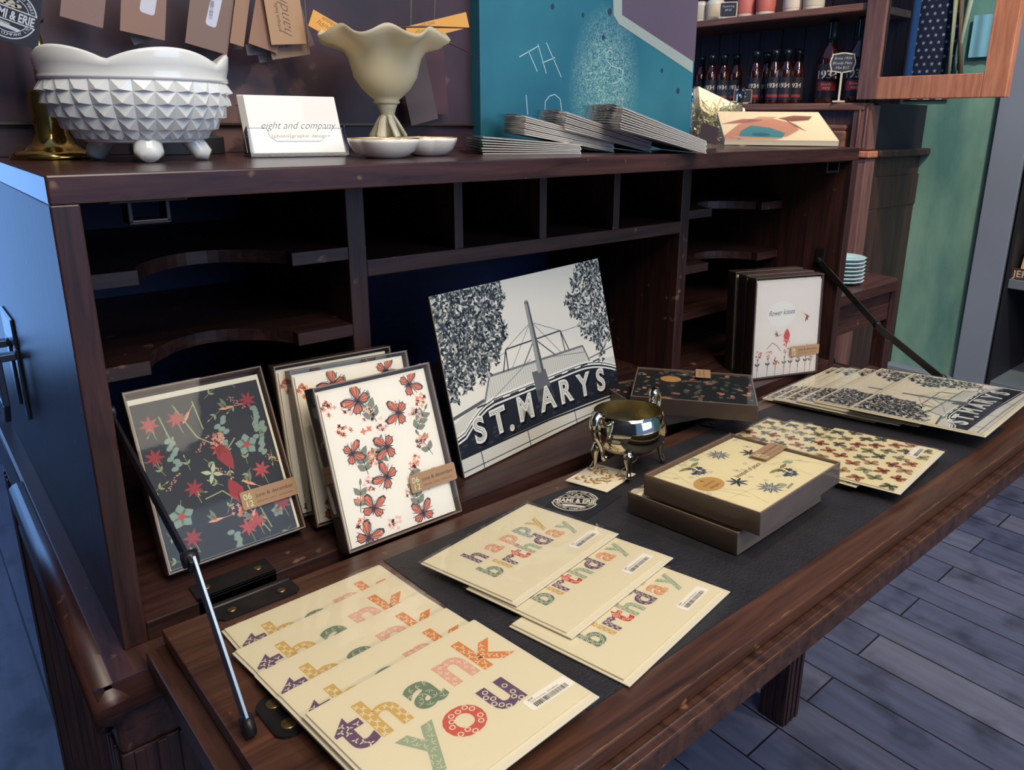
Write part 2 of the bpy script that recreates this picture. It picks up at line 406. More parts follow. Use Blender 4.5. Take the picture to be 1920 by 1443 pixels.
# ================================================================== STRUCTURE
def planks_mat():
    m, t, b = newmat('old_floor_planks')
    tc = t.nodes.new('ShaderNodeTexCoord'); mp = t.nodes.new('ShaderNodeMapping'); mp.inputs['Rotation'].default_value = (0, 0, math.radians(90))
    t.links.new(tc.outputs['Object'], mp.inputs[0])
    br = t.nodes.new('ShaderNodeTexBrick'); br.offset = 0.37; br.inputs['Scale'].default_value = 1
    br.inputs['Brick Width'].default_value = 1.7; br.inputs['Row Height'].default_value = 0.105
    br.inputs['Mortar Size'].default_value = 0.0022; br.inputs['Mortar Smooth'].default_value = 0.3
    br.inputs['Color1'].default_value = srgb(76, 82, 106); br.inputs['Color2'].default_value = srgb(102, 104, 122); br.inputs['Mortar'].default_value = srgb(20, 18, 22)
    t.links.new(mp.outputs[0], br.inputs['Vector'])
    mp2 = t.nodes.new('ShaderNodeMapping'); mp2.inputs['Scale'].default_value = (9, 1, 1); t.links.new(tc.outputs['Object'], mp2.inputs[0])
    n = t.nodes.new('ShaderNodeTexNoise'); n.inputs['Scale'].default_value = 5; n.inputs['Detail'].default_value = 8; t.links.new(mp2.outputs[0], n.inputs['Vector'])
    n2 = t.nodes.new('ShaderNodeTexNoise'); n2.inputs['Scale'].default_value = 9; n2.inputs['Detail'].default_value = 4; t.links.new(tc.outputs['Object'], n2.inputs['Vector'])
    r2 = t.nodes.new('ShaderNodeValToRGB'); r2.color_ramp.elements[0].position = .32; r2.color_ramp.elements[1].position = .48
    r2.color_ramp.elements[0].color = (.35, .35, .38, 1); r2.color_ramp.elements[1].color = (1, 1, 1, 1); t.links.new(n2.outputs['Fac'], r2.inputs[0])
    mx = t.nodes.new('ShaderNodeMix'); mx.data_type = 'RGBA'; mx.blend_type = 'MULTIPLY'; mx.inputs[0].default_value = .75
    t.links.new(br.outputs['Color'], mx.inputs[6]); t.links.new(r2.outputs[0], mx.inputs[7])
    mx2 = t.nodes.new('ShaderNodeMix'); mx2.data_type = 'RGBA'; mx2.blend_type = 'OVERLAY'; mx2.inputs[0].default_value = .5
    t.links.new(mx.outputs[2], mx2.inputs[6]); t.links.new(n.outputs['Color'], mx2.inputs[7])
    t.links.new(n.outputs['Fac'], mx2.inputs[7])
    t.links.new(mx2.outputs[2], b.inputs['Base Color']); b.inputs['Roughness'].default_value = .5
    bp = t.nodes.new('ShaderNodeBump'); bp.inputs['Strength'].default_value = .4; bp.inputs['Distance'].default_value = .004
    t.links.new(br.outputs['Fac'], bp.inputs['Height']); bp.invert = True; t.links.new(bp.outputs[0], b.inputs['Normal'])
    return m
XW = 2.60
tag(G().box(-.85, -3.0, -.04, XW + .36, 3.2, 0).build('floor', planks_mat()), kind='structure')
def plaster(name, c1, c2, sc=3):
    m, t, b = newmat(name); tc = t.nodes.new('ShaderNodeTexCoord')
    mp = t.nodes.new('ShaderNodeMapping'); mp.inputs['Scale'].default_value = (1, 2.2, .8); t.links.new(tc.outputs['Object'], mp.inputs[0])
    n = t.nodes.new('ShaderNodeTexNoise'); n.inputs['Scale'].default_value = sc; n.inputs['Detail'].default_value = 9; n.inputs['Roughness'].default_value = .6
    t.links.new(mp.outputs[0], n.inputs['Vector']); r = t.nodes.new('ShaderNodeValToRGB')
    r.color_ramp.elements[0].position = .35; r.color_ramp.elements[1].position = .65
    r.color_ramp.elements[0].color = srgb(*c1); r.color_ramp.elements[1].color = srgb(*c2)
    t.links.new(n.outputs['Fac'], r.inputs[0]); t.links.new(r.outputs[0], b.inputs['Base Color']); b.inputs['Roughness'].default_value = .8
    return m
M_GREEN = plaster('worn_green_plaster', (84, 132, 126), (126, 168, 152))
tag(G().box(XW, .205, 0, XW + .1, 3.2, 2.9).box(XW, -3, 0, XW + .1, -1.1, 2.9).box(XW, -1.1, 2.1, XW + .1, .205, 2.9).build('wall_right', M_GREEN), kind='structure')
M_DARKWALL = plain('dark_room_wall', (30, 34, 52), .8, var=.2)
tag(G().box(-.85, 3.1, 0, XW, 3.2, 2.9).build('wall_back', M_DARKWALL), kind='structure')
tag(G().box(-.85, -3, 0, -.75, 3.1, 2.9).build('added_wall_left', M_DARKWALL), kind='structure')  # added wall, keeps the window light off the floor left of the desk
wf = G()
for x0, z0, x1, z1 in ((-.745, .05, -.735, 2.35), (-.125, .05, -.07, 2.35), (-.735, .05, -.125, .09), (-.735, 2.31, -.125, 2.35)): wf.box(x0, 3.0, z0, x1, 3.1, z1)
tag(wf.build('window_1', M_TRIM_ if 0 else plain('window_frame_paint', (90, 100, 110), .5)), kind='structure')
M_TRIM = plain('grey_painted_trim', (126, 136, 150), .45, var=.08, vscale=4)
# tall casing board beside the shelf unit, and the high skirting under the plaster
tag(G().box(XW - .03, .214, .29, XW, .308, 2.9).build('trim_1', M_TRIM, bevel=.002), kind='structure')
bb_ = G().box(XW - .035, .19, 0, XW, 1.0, .27); bb_.box(XW - .045, .19, .27, XW, 1.0, .29)
tag(bb_.build('baseboard_right', M_TRIM, bevel=.004), kind='structure')

# ================================================================== THE DESK
desk = thing('secretary_desk', 'dark mahogany drop-front secretary desk with open pigeonholes, its writing leaf folded down', 'desk')
TS = 0.0178; HD = 0.42; RC = 0.116; ZB = 0.723
TOPT = 0.0195
g = G().box(0, 0, H - TOPT, W, .60, H)
g.build('top_panel', wood('polished_top', (38, 22, 24), (78, 48, 44), 'X', rough=.27, wear=.5, bump=.04), desk, bevel=.0015)
for x0 in (0, W - TS): G().box(x0, 0, ZB, x0 + TS, .60, H - TOPT).build('side_panel', M_WOODZ, desk, bevel=.0012)
G().box(TS, HD - .012, ZB, W - TS, HD, H - TOPT).build('back_panel', M_INSIDE_HAZE, desk)
G().box(TS, 0, ZB, W - TS, HD - .012, Z0).build('hutch_floor', M_WOODX, desk, bevel=.001)
# inner lining behind the cubby fronts
CD = HD - .013; DV = .0204; wS = .251
xa = TS + wS; xb = W - TS - wS
xs = [xa, None, None, None, xb - DV]
a_, b_ = xa + DV, xb; cw = (b_ - DV - a_)
cen = [a_ + cw * .25 - .0115, a_ + cw * .5 - .013, a_ + cw * .75 - .0098]
PZ = Z0 + .3139 * .77; PT = .0175
for x0 in (xa, xb - DV): G().box(x0, RC, Z0, x0 + DV, CD, H - TOPT).build('divider', M_WOODZ, desk, bevel=.001)
for c in cen: G().box(c - .006, RC, PZ, c + .006, CD, H - TOPT).build('pigeonhole_divider', M_WOODZ, desk, bevel=.0008)
G().box(a_ - .0, RC, PZ - PT, b_ - DV, CD, PZ).build('pigeonhole_shelf', M_WOODX, desk, bevel=.001)
# curved side shelves: straight tabs at both ends, hollow in the middle
def curved_shelf(x0, x1, z, t, tab0=.055, tab1=.06, dip=.055, y0=RC):
    pts = [(x0, y0), (x0 + tab0, y0)]; n = 14; m0 = x0 + tab0; m1 = x1 - tab1
    for i in range(n + 1):
        s = i / n; pts.append((m0 + (m1 - m0) * s, y0 + .012 + dip * math.sin(math.pi * s) ** .75))
    pts += [(m1, y0), (x1, y0), (x1, CD), (x0, CD)]
    return G().prism(pts, z - t, z, smooth=False)
for i, (py, zt) in enumerate(((525, 0), (700, 1))):
    zz = on_y(py and (180 if i == 0 else 205), 515 if i == 0 else 690, RC).z
    curved_shelf(TS, xa, zz, .0125).build('side_shelf', M_WOODX, desk, bevel=.0008)
for px, py in ((1300, 394), (1300, 497)):
    zz = on_y(px, py, RC).z
    curved_shelf(xb, W - TS, zz, .0125).build('side_shelf', M_WOODX, desk, bevel=.0008)
zz = on_y(1290, 600, RC).z
G().box(xb, RC + .03, zz - .012, W - TS, CD, zz).build('side_shelf', M_WOODX, desk)
# lock strikes under the top
for px0, px1, py in ((232, 312, 385), (1543, 1566, 310)):
    p0 = on_y(px0, 378 if px0 < 900 else 306, .02); p1 = on_y(px1, 378 if px0 < 900 else 306, .02)
    g = G(); zz = H - TOPT
    g.box(p0.x, .012, zz - .017, p0.x + .003, .03, zz); g.box(p1.x - .003, .012, zz - .017, p1.x, .03, zz)
    g.box(p0.x, .012, zz - .018, p1.x, .03, zz - .015); g.box(p0.x - .012, .008, zz - .002, p1.x + .012, .034, zz)
    g.build('lock_strike', M_IRON, desk, bevel=.0006)
# trunk handle on the left side
hd = G()
hy, hz = on_x(35, 690, 0).y, on_x(35, 690, 0).z
hd.box(-.003, hy - .035, hz + .03, 0, hy + .045, hz + .062)
hd.box(-.003, hy - .035, hz - .05, 0, hy - .015, hz + .03); hd.box(-.003, hy + .025, hz - .05, 0, hy + .045, hz + .03)
ho = hd.build('handle_plate', M_STEEL, desk, bevel=.0015)
bg_ = G()
for yy in (hy - .028, hy + .035):
    bg_.box(-.022, yy - .006, hz + .018, -.003, yy + .006, hz + .026); bg_.box(-.022, yy - .006, hz - .03, -.016, yy + .006, hz + .022)
bg_.add([(-.022, hy - .034, hz - .03), (-.016, hy - .034, hz - .03), (-.016, hy - .01, hz - .055), (-.022, hy - .01, hz - .055),
         (-.022, hy + .041, hz - .03), (-.016, hy + .041, hz - .03), (-.016, hy + .017, hz - .055), (-.022, hy + .017, hz - .055)],
        [(0, 1, 2, 3), (7, 6, 5, 4), (0, 4, 5, 1), (3, 2, 6, 7), (0, 3, 7, 4), (1, 5, 6, 2)])
bg_.build('handle_bail', M_STEEL, ho, bevel=.001)

# base under the hutch
BX0, BX1, BY0, BY1 = -.018, W + .018, -.036, .385
g = G().box(BX0, BY0, .66, BX1, .60, ZB)
g.build('base_frame', M_WOODY, desk, bevel=.004)
def mould(path, r): return G().tube(path, r, 14)
mo = G()
mo.tube([(BX0 - .001, BY0 - .0115, .711), (BX0 - .001, BY1, .711)], .0125, 16); mo.build('base_moulding', M_WOODY, desk)
mo = G(); mo.tube([(BX0 - .009, BY0, .711), (BX1 + .009, BY0, .711)], .0125, 16); mo.build('base_moulding', M_WOODX, desk)
mo = G(); mo.tube([(BX1, BY0 - .004, .711), (BX1, BY1, .711)], .0125, 16); mo.build('base_moulding', M_WOODY, desk)
mo = G(); mo.tube([(BX0 - .004, BY0 + .03, .668), (BX0 - .004, BY1, .668)], .006, 10); mo.build('apron_bead', M_WOODY, desk)
for lx, ly in ((BX0, BY0), (BX1 - .055, BY0 + .03), (BX0, .545), (BX1 - .055, .545)):
    g = G().box(lx, ly, 0, lx + .055, ly + .055, .66)
    for k in range(3):
        g.box(lx - .002, ly + .008 + k * .016, .002, lx, ly + .016 + k * .016, .66); g.box(lx + .008 + k * .016, ly - .002, .002, lx + .016 + k * .016, ly, .66)
    g.build('leg', M_WOODZ, desk, bevel=.002)

# the drop leaf
leaf = G()
FX0, FX1, FY0, FY1 = .009, 1.092, -.342, -.031
leaf.box(FX0 + .013, FY0, -.011, FX1 - .002, FY1, 0)
lo = leaf.build('drop_leaf', M_FLAP, desk, bevel=.001, matrix=MF.copy())
low = G().box(FX0, FY0 - .012, -.030, FX1 + .010, FY1, -.0125).box(FX0 + .003, FY0 - .0065, -.0175, FX1 + .007, FY0 - .0040, -.0110)
low.build('leaf_moulding', M_FLAPY, lo, bevel=.0015)
wr = G()
rd = random.Random(3)
def worn(x0, x1, y, z, wmax, step=.012):
    x = x0
    while x < x1:
        w0 = wmax * (.15 + .85 * rd.random() ** 2); L = step * (.6 + rd.random())
        wr.add([(x, y, z), (x + L, y, z), (x + L, y + w0 * .7, z), (x + L * .5, y + w0, z), (x, y + w0 * .6, z)], [(0, 1, 2, 3, 4)]); x += L
worn(FX0 + .1, FX1 - .01, FY0 + .0004, .0003, .0014); wr.build('worn_edge', M_WORN, lo); wr = G(); worn(FX0 + .05, FX1, FY0 - .0117, -.0122, .0013)
wr.build('worn_edge', M_WORN, lo)
lf = G().box(.197, -.3135, 0, .93, -.057, .0006); lf.build('leather_inset', M_LEATHER, lo)
# hinges
def hinge(px, py):
    c = on_z(px, py, Z0 + .001)
    x = c.x
    h = G().box(x - .033, .0, 0, x + .033, .025, .0022); h.box(x - .033, -.0, -.014, x + .033, .0022, .0022)
    for sx_ in (-.022, .022): h.lathe([(.0035, .0022), (.0035, .003), (0, .0034)], 12, (x + sx_, .014, 0), 1)
    h.build('hinge_leaf', [M_IRON, M_SCREW], desk, matrix=Matrix.Translation((0, 0, Z0)), bevel=.0006)
    h = G()
    pts = [(x - .033, FY1 - .001), (x + .033, FY1 - .001), (x + .033, FY1 - .018), (x + .028, FY1 - .024), (x - .028, FY1 - .024), (x - .033, FY1 - .018)]
    h.prism(pts[::-1], 0, .0015); h.tube([(x - .033, FY1 + .004, -.002), (x + .033, FY1 + .004, -.002)], .004, 12)
    for sx_ in (-.02, .02): h.lathe([(.0035, .0015), (.0035, .0025), (0, .003)], 12, (x + sx_, FY1 - .013, 0), 1)
    h.build('hinge_leaf', [M_IRON, M_SCREW], lo, bevel=.0005)
hinge(450, 1102); hinge(1330, 780)
# folding stays
def flat_bar(a, b, wdt, th, nrm):
    a, b, nrm = Vector(a), Vector(b), Vector(nrm).normalized(); t = (b - a).normalized(); s_ = t.cross(nrm).normalized()
    vs = []
    for p in (a, b):
        for i, j in ((-1, -1), (1, -1), (1, 1), (-1, 1)): vs.append(p + s_ * (i * wdt / 2) + nrm * (j * th / 2))
    return vs, [(0, 1, 2, 3), (7, 6, 5, 4), (0, 4, 5, 1), (1, 5, 6, 2), (2, 6, 7, 3), (3, 7, 4, 0)]
def stay(xw, foot, joint, pivot):
    sg = 1 if xw < .5 else -1
    f = MF @ Vector((foot[0], foot[1], .008))
    j = Vector((xw + sg * .008, joint[0], joint[1])); p = Vector((xw + sg * .004, pivot[0], pivot[1]))
    s = G(); s.add(*flat_bar(p, j + (j - p).normalized() * .008, .010, .0025, (1, 0, 0)))
    so = s.build('stay_arm', M_IRON, desk, bevel=.0005)
    s = G(); s.add(*flat_bar(j + Vector((sg * .003, 0, 0)), f, .011, .0025, (1, 0, 0))); s.build('stay_arm', M_STEEL if sg == 1 else M_IRON, desk, bevel=.0005)
    s = G(); s.tube([j + Vector((-.003, 0, 0)), j + Vector((.006, 0, 0))], .0055, 12); s.build('stay_joint', M_IRON, desk); s = G(); s.tube([f + Vector((-.003, 0, 0)), f + Vector((.003, 0, 0))], .007, 12)
    s.build('stay_foot', M_IRON, desk)
    # foot plate with two screws
    fp = G(); n = 20; pts = []
    for k in range(n):
        t = 2 * math.pi * k / n; pts.append((foot[0] + sg * .022 + .011 * math.cos(t), foot[1] + .012 * (1 if math.sin(t) > 0 else -1) + .011 * math.sin(t) + .004))
    fp.prism(pts, 0, .002)
    for dy in (.016, -.008): fp.lathe([(.0055, .002), (.005, .003), (0, .0033)], 14, (foot[0] + sg * .022, foot[1] + dy, 0), 1)
    fp.build('stay_plate', [M_IRON, M_SCREW], lo, bevel=.0004)
    pp = G().box(min(xw, xw + sg * .002), pivot[0] - .008, pivot[1] - .014, max(xw, xw + sg * .002), pivot[0] + .008, pivot[1] + .02)
    pp.tube([(xw, pivot[0], pivot[1]), (xw + sg * .008, pivot[0], pivot[1])], .005, 12); pp.build('stay_bracket', M_IRON, desk, bevel=.001)
pv = on_x(1537, 487, W - TS)
jr = on_x(1652, 607, W - .012)
jl = on_x(352, 1048, .026)
stay(TS, (.030, -.189), (jl.y, jl.z), (pv.y, pv.z))
stay(W - TS, (1.082, -.178), (jr.y, jr.z), (pv.y, pv.z))

# ================================================================== CARDS, BOXES AND PRINTS
CREAM = (228, 219, 188); INKP = (92, 66, 100); OCH = (206, 168, 88); SAGE = (104, 128, 104); PINK = (222, 168, 148); ORG = (216, 130, 66)
RED = (204, 84, 72); LSAGE = (150, 168, 138); KR = (168, 132, 98)
def frame_m(origin, e, up):
    e = Vector(e).normalized(); n = e.cross(Vector(up)).normalized(); up = n.cross(e)
    return Matrix(((e.x, up.x, n.x, origin[0]), (e.y, up.y, n.y, origin[1]), (e.z, up.z, n.z, origin[2]), (0, 0, 0, 1)))
def lean_m(x, y, yaw, lean, z=Z0, d=.0225):
    e = Vector((math.cos(yaw), math.sin(yaw), 0)); b = Vector((-math.sin(yaw), math.cos(yaw), 0))
    p0 = Vector((x, y, z)); zn = z + d * math.sin(lean) + .0006; q = CAMLOC + (p0 - CAMLOC) * ((zn - CAMLOC.z) / (p0.z - CAMLOC.z))
    return frame_m(q, e, Vector((0, 0, math.cos(lean))) + b * math.sin(lean))
def local(M, px, py, c=0.0):
    n = M.to_3x3() @ Vector((0, 0, 1)); o = M @ Vector((0, 0, c)); p = M.inverted() @ hit(px, py, o, n); return (p.x, p.y)
def sleeve(w, h, t, parent, name='clear_sleeve', mat=None):
    # cellophane bag: a thin closed skin a hair bigger than the card, with a folded lip at the bottom
    g = G(); n = 6; vs = []; fs = []
    zt = lambda u_, v_: t + .0002 * math.sin(u_ * 7 + v_ * 5)
    for j in range(n + 1):
        for i in range(n + 1): vs.append((-.001 + (w + .002) * i / n, -.001 + (h + .002) * j / n, zt(i, j)))
    for j in range(n):
        for i in range(n): k = j * (n + 1) + i; fs.append((k, k + 1, k + n + 2, k + n + 1))
    g.add(vs, fs, 0, smooth=True)
    return g.build(name, mat or M_FILM, parent)
def card_thing(name, label, cat, M, w, h, artf, group=None, base=CREAM, env=True, stick=None, lip=.008, film_on=True, envcol=None):
    """a folded card in front of its envelope inside a clear sleeve; origin at the sleeve's lower left corner"""
    r = thing(name, label, cat, M, group)
    A = Art(w - .006, h - lip - .002, base, .0, .0012)
    artf(A)
    if stick:
        barcode(A, *stick)
    o = A.build('folded_card', r); o.matrix_basis = Matrix.Translation((.003, lip, .0022))
    if env: G().box(.001, .002, 0, w - .001, h - .001, .0009).build('envelope', M_ENV, r, bevel=.0002)
    if film_on: sleeve(w, h, .0028, r)
    return r

# --- thank you cards
def art_thank(A):
    for ch, x, y, c, st in (('t', .0115, .0625, INKP, 4), ('h', .0325, .0625, OCH, 1), ('a', .0605, .0630, SAGE, 2), ('n', .0875, .0665, PINK, 0), ('k', .114, .0650, ORG, 4),
                            ('y', .0365, .0290, LSAGE, 2), ('o', .0625, .0265, RED, 3), ('u', .0925, .0275, INKP, 3)):
        patterned(A, ch, x, y, .0490, c, st, CREAM)
    A.lay(1)
fan = [((.053, -.067), (.189, -.064), 0.0), ((.048, -.105), (.187, -.094), 0), ((.049, -.145), (.188, -.136), 0), ((.050, -.181), (.188, -.172), 0), ((.0535, -.212), (.190, -.203), 0)]
tl = ['rearmost thank-you card of the fan, nearest the hinge', 'second thank-you card from the hinge, under the third', 'middle thank-you card of the fan of five',
      'fourth thank-you card, directly under the front one', 'front thank-you card with all of its patterned letters and price sticker showing']
CW, CHH = .1375, .122
ty = None
for i, (a, b, _) in enumerate(fan):
    ang = math.degrees(math.atan2(b[1] - a[1], b[0] - a[0])); hh = .0012 + i * .0033
    m = flap_m(a[0], a[1], hh, ang) @ Matrix.Translation((0, -CHH, 0))
    if ty is None:
        ty = card_thing('thank_you_card', tl[i], 'greeting card', m, CW, CHH, art_thank, 'thank-you cards fanned on the drop leaf', stick=(.0955, .013, .036, .011, math.radians(-6) + math.radians(4), 'Thank You Card - Woodblock', '$4.00'))
    else: dup(ty, tl[i], m)

# --- birthday cards
def art_bday(A):
    w, h = A.w, A.h; S = .0305
    for ch, u_, c, st in (('h', .235, INKP, 4), ('a', .385, (216, 142, 118), 3), ('p', .53, (218, 156, 130), 0), ('p', .665, (112, 138, 140), 3), ('y', .80, OCH, 1)):
        patterned(A, ch, u_ * w, .60 * h, S, c, st, CREAM)
    for ch, u_, c, st in (('b', .175, (92, 118, 100), 3), ('i', .27, OCH, 1), ('r', .345, INKP, 1), ('t', .42, (200, 62, 56), 3), ('h', .52, LSAGE, 0), ('d', .635, INKP, 4), ('a', .765, (218, 140, 90), 3), ('y', .885, LSAGE, 4)):
        patterned(A, ch, u_ * w, .335 * h, S, c, st, CREAM)
bl = [('lowest birthday card, nearest the front edge of the leaf', (1060, 1230), (.2300, -.3195, 8.5), .0012),
      ('middle birthday card, overlapping the lowest one', 0, (.2345, -.2600, 9.0), .0046), ('top birthday card, its happy line fully showing beside the logo tag', 0, (.2285, -.2055, 10.2), .008)]
bd = None
for lab, _, (x, y, a), hh in bl:
    m = flap_m(x, y, hh, a)
    if bd is None: bd = card_thing('birthday_card', lab, 'greeting card', m, .145, .110, art_bday, 'birthday cards in the middle of the leather', stick=(.094, .006, .037, .0105, .03, 'Woodblock Happy Birthday Card', '$4.00'))
    else: dup(bd, lab, m)

# --- the black and white neon sign picture (used on the print and on the cards)
def art_sign(A, tone=0, dens=1.0):
    w, h = A.w, A.h; X = lambda u_: u_ * w; Y = lambda v_: v_ * h
    DK = (34, 38, 48); MD = (96, 102, 108); LT = (214, 212, 200); BG = (226, 222, 208)
    rd = random.Random(11)
    A.lay(1)
    # building
    A.p([(0, Y(.30)), (X(.14), Y(.37)), (X(.16), Y(.36)), (X(.21), Y(.485)), (X(.787), Y(.465)), (X(.815), Y(.345)), (w, Y(.32)), (w, 0), (0, 0)], (206, 204, 192))
    A.lay(2)
    for k in range(46):
        u_ = .2 + .6 * k / 46; A.line((X(u_), Y(.33)), (X(u_), Y(.47)), w * .0022, (170, 170, 164))
    A.pline([(X(.163), Y(.35)), (X(.21), Y(.485)), (X(.787), Y(.465)), (X(.82), Y(.345))], w * .009, (120, 122, 122))
    A.pline([(X(.0), Y(.33)), (X(.163), Y(.365))], w * .012, (90, 92, 96)); A.line((X(.82), Y(.37)), (w, Y(.39)), w * .006, (120, 122, 122))
    # sign band
    A.lay(3)
    top = [(0, .235)] + [(u_, .20 + .165 * math.sin(min(1, u_ / .22) * math.pi / 2) if u_ < .22 else (.365 if u_ < .72 else .365 - .10 * ((u_ - .72) / .28) ** 2)) for u_ in [i / 24 for i in range(1, 25)]]
    bot = [(u_, .105 + .02 * math.sin(u_ * 3) - .04 * u_) for u_ in (1, .75, .5, .25, 0)]
    A.p([(X(a), Y(b)) for a, b in top + bot], (232, 230, 220)); A.lay(4)
    A.p([(X(a), Y(b - .028)) for a, b in top] + [(X(a), Y(b)) for a, b in bot], DK); A.lay(5)
    for dz, ww, c in ((-.045, .007, (226, 224, 214)), (-.014, .0035, DK)):
        A.pline([(X(a), Y(b + dz)) for a, b in top], w * ww, c)
    for k in range(9): A.rect(X(.12 + .09 * k), Y(.335), X(.05), Y(.01), (60, 64, 70))
    for _ in range(40): A.ell(X(rd.random()), Y(.12 + .1 * rd.random()), X(.012), Y(.008), (52, 58, 68))
    # block and mast
    A.lay(6); A.p([(X(.443), Y(.42)), (X(.524), Y(.41)), (X(.55), Y(.22)), (X(.452), Y(.23))], (98, 100, 104))
    A.p([(X(.452), Y(.30)), (X(.54), Y(.30)), (X(.55), Y(.17)), (X(.455), Y(.17))], (50, 54, 62))
    A.lay(7); A.p([(X(.471), Y(.84)), (X(.494), Y(.84)), (X(.516), Y(.40)), (X(.478), Y(.40))], (150, 152, 150)); A.ell(X(.4825), Y(.84), X(.0115), Y(.012), (150, 152, 150))
    A.p([(X(.486), Y(.84)), (X(.494), Y(.84)), (X(.516), Y(.40)), (X(.500), Y(.40))], (104, 106, 108))
    A.lay(5); q = w * .0055
    A.pline([(X(.288), Y(.481)), (X(.321), Y(.603)), (X(.658), Y(.608)), (X(.693), Y(.473))], q, (56, 62, 76)); A.line((X(.321), Y(.603)), (X(.315), Y(.478)), q, (56, 62, 76)); A.line((X(.658), Y(.608)), (X(.667), Y(.473)), q, (56, 62, 76))
    A.line((X(.485), Y(.60)), (X(.405), Y(.478)), q, MD); A.line((X(.50), Y(.60)), (X(.60), Y(.473)), q, MD)
    for a, b in (((.321, .603), (.48, .71)), ((.48, .71), (.335, .48)), ((.495, .71), (.658, .608)), ((.495, .71), (.64, .475)), ((.0, .475), (.321, .59)), ((.658, .60), (.9, .60)), ((.17, .33), (.45, .50)), ((.52, .48), (.80, .42))):
        A.line((X(a[0]), Y(a[1])), (X(b[0]), Y(b[1])), w * .0022, (110, 114, 120))
    # foliage: left mass and the hanging right branch
    def inpoly(u_, v_, P):
        c = False
        for i in range(len(P)):
            (x1, y1), (x2, y2) = P[i - 1], P[i]
            if (y1 > v_) != (y2 > v_) and u_ < (x2 - x1) * (v_ - y1) / (y2 - y1) + x1: c = not c
        return c
    TL_ = [(0, 1), (.35, 1), (.36, .9), (.33, .8), (.345, .7), (.31, .64), (.28, .60), (.26, .52), (.235, .62), (.215, .50), (.17, .46), (.14, .55), (.12, .46), (.085, .44), (.06, .50), (.04, .40), (.01, .43), (0, .5)]
    TR_ = [(.83, 1), (1, 1), (1, .40), (.97, .46), (.93, .38), (.90, .30), (.875, .45), (.845, .48), (.80, .55), (.785, .64), (.735, .72), (.72, .78), (.77, .84), (.80, .92)]
    for P, N in ((TL_, int(2000 * dens)), (TR_, int(950 * dens))):
        xs_ = [p[0] for p in P]; ys_ = [p[1] for p in P]; k = 0
        while k < N:
            u_ = min(xs_) + (max(xs_) - min(xs_)) * rd.random(); v_ = min(ys_) + (max(ys_) - min(ys_)) * rd.random()
            if not inpoly(u_, v_, P): continue
            k += 1; c = rd.choice(((42, 46, 54), (62, 68, 74), (84, 92, 96), (120, 128, 128), (196, 198, 190), (50, 54, 62), (150, 156, 152), (66, 76, 80)))
            A.lay(8 + k % 3); A.leaf(X(u_), Y(v_), w * (.014 + .013 * rd.random()) * (dens ** -.4), w * .009 * (dens ** -.4), rd.random() * 6.28, c)
    # letters with outline and shadow
    for ch, u_, v_, r in (('S', .115, .15, .06), ('T', .218, .155, .04), ('.', .278, .14, .02), ('M', .37, .165, 0), ('A', .505, .165, -.02), ('R', .628, .160, -.03), ('Y', .748, .15, -.05), ('S', .868, .135, -.07)):
        s_ = .140 * h / .7; mx_ = 1.0 if ch != 'M' else .92
        A.lay(11); A.text(ch, X(u_) + w * .006, Y(v_) - h * .014, s_, (14, 16, 24), r, .05, align='c', sx=mx_)
        A.lay(12); A.text(ch, X(u_), Y(v_), s_, (222, 220, 208), r, .04, align='c', sx=mx_)
        A.lay(13); A.text(ch, X(u_), Y(v_) + h * .006, s_ * .93, (70, 74, 82), r, -.012, align='c', sx=mx_)
        A.lay(14); A.text(ch, X(u_), Y(v_) + h * .006, s_ * .93, (236, 234, 224), r, -.03, align='c', sx=mx_)
    # tiled sill
    A.lay(5); A.pline([(0, Y(.105)), (X(.5), Y(.098)), (w, Y(.055))], h * .012, DK); A.pline([(0, Y(.028)), (X(.5), Y(.026)), (w, Y(.008))], h * .006, (80, 84, 88))
    for u_ in (.10, .36, .66, .93): A.line((X(u_), Y(.10)), (X(u_ + .002), Y(0)), w * .004, (70, 74, 80))

# --- st marys cards
sm = None
smf = [((.8245, -.032), (1.029, -.020), .0022), ((.823, -.050), (1.034, -.037), .0055), ((.8165, -.066), (1.036, -.052), .0088), ((.8195, -.088), (1.040, -.076), .0121), ((.824, -.112), (1.044, -.100), .0154), ((.8175, -.163), (1.044, -.151), .0187)]
sl = ['farthest neon-sign card of the six, against the hutch', 'second neon-sign card from the hutch', 'third neon-sign card from the hutch, a pale strip of sky showing', 'fourth neon-sign card from the hutch, half covered by the fifth',
      'fifth neon-sign card, right under the front one', 'front neon-sign card with the whole ST. MARYS picture showing']
for i, (a, b, hh) in enumerate(smf):
    ang = math.degrees(math.atan2(b[1] - a[1], b[0] - a[0])); hw = .226; hv = .166 if i == 5 else .155
    m = flap_m(a[0], a[1], hh, ang - (12 if i == 5 else 6) * 0 ) @ Matrix.Translation((0, -.163, 0))
    sk = Matrix.Identity(4)
    if sm is None:
        def art_smc(A):
            B = Art(A.w - .008, A.h - .008, (226, 220, 200), 0, 0); art_sign(B, dens=.42)
            o = len(A.g.v); A.lay(0)
            A.p([(.003, .003), (A.w - .003, .003), (A.w - .003, A.h - .003), (.003, A.h - .003)], (60, 62, 66)); A.lay(1)
            A.p([(.0035, .0035), (A.w - .0035, .0035), (A.w - .0035, A.h - .0035), (.0035, A.h - .0035)], (222, 214, 190))
            A.g.v += [(x + .004, y + .004, z + .00008) for x, y, z in B.g.v]; A.g.f += [tuple(k + len(A.g.v) - len(B.g.v) for k in f) for f in B.g.f]
            A.g.m += B.g.m; A.g.c += B.g.c; A.g.sm += B.g.sm
        sm = card_thing('neon_sign_card', sl[i], 'greeting card', m, .226, .163, art_smc, 'neon-sign photo cards at the right of the leaf', lip=.004)
    else: dup(sm, sl[i], m)

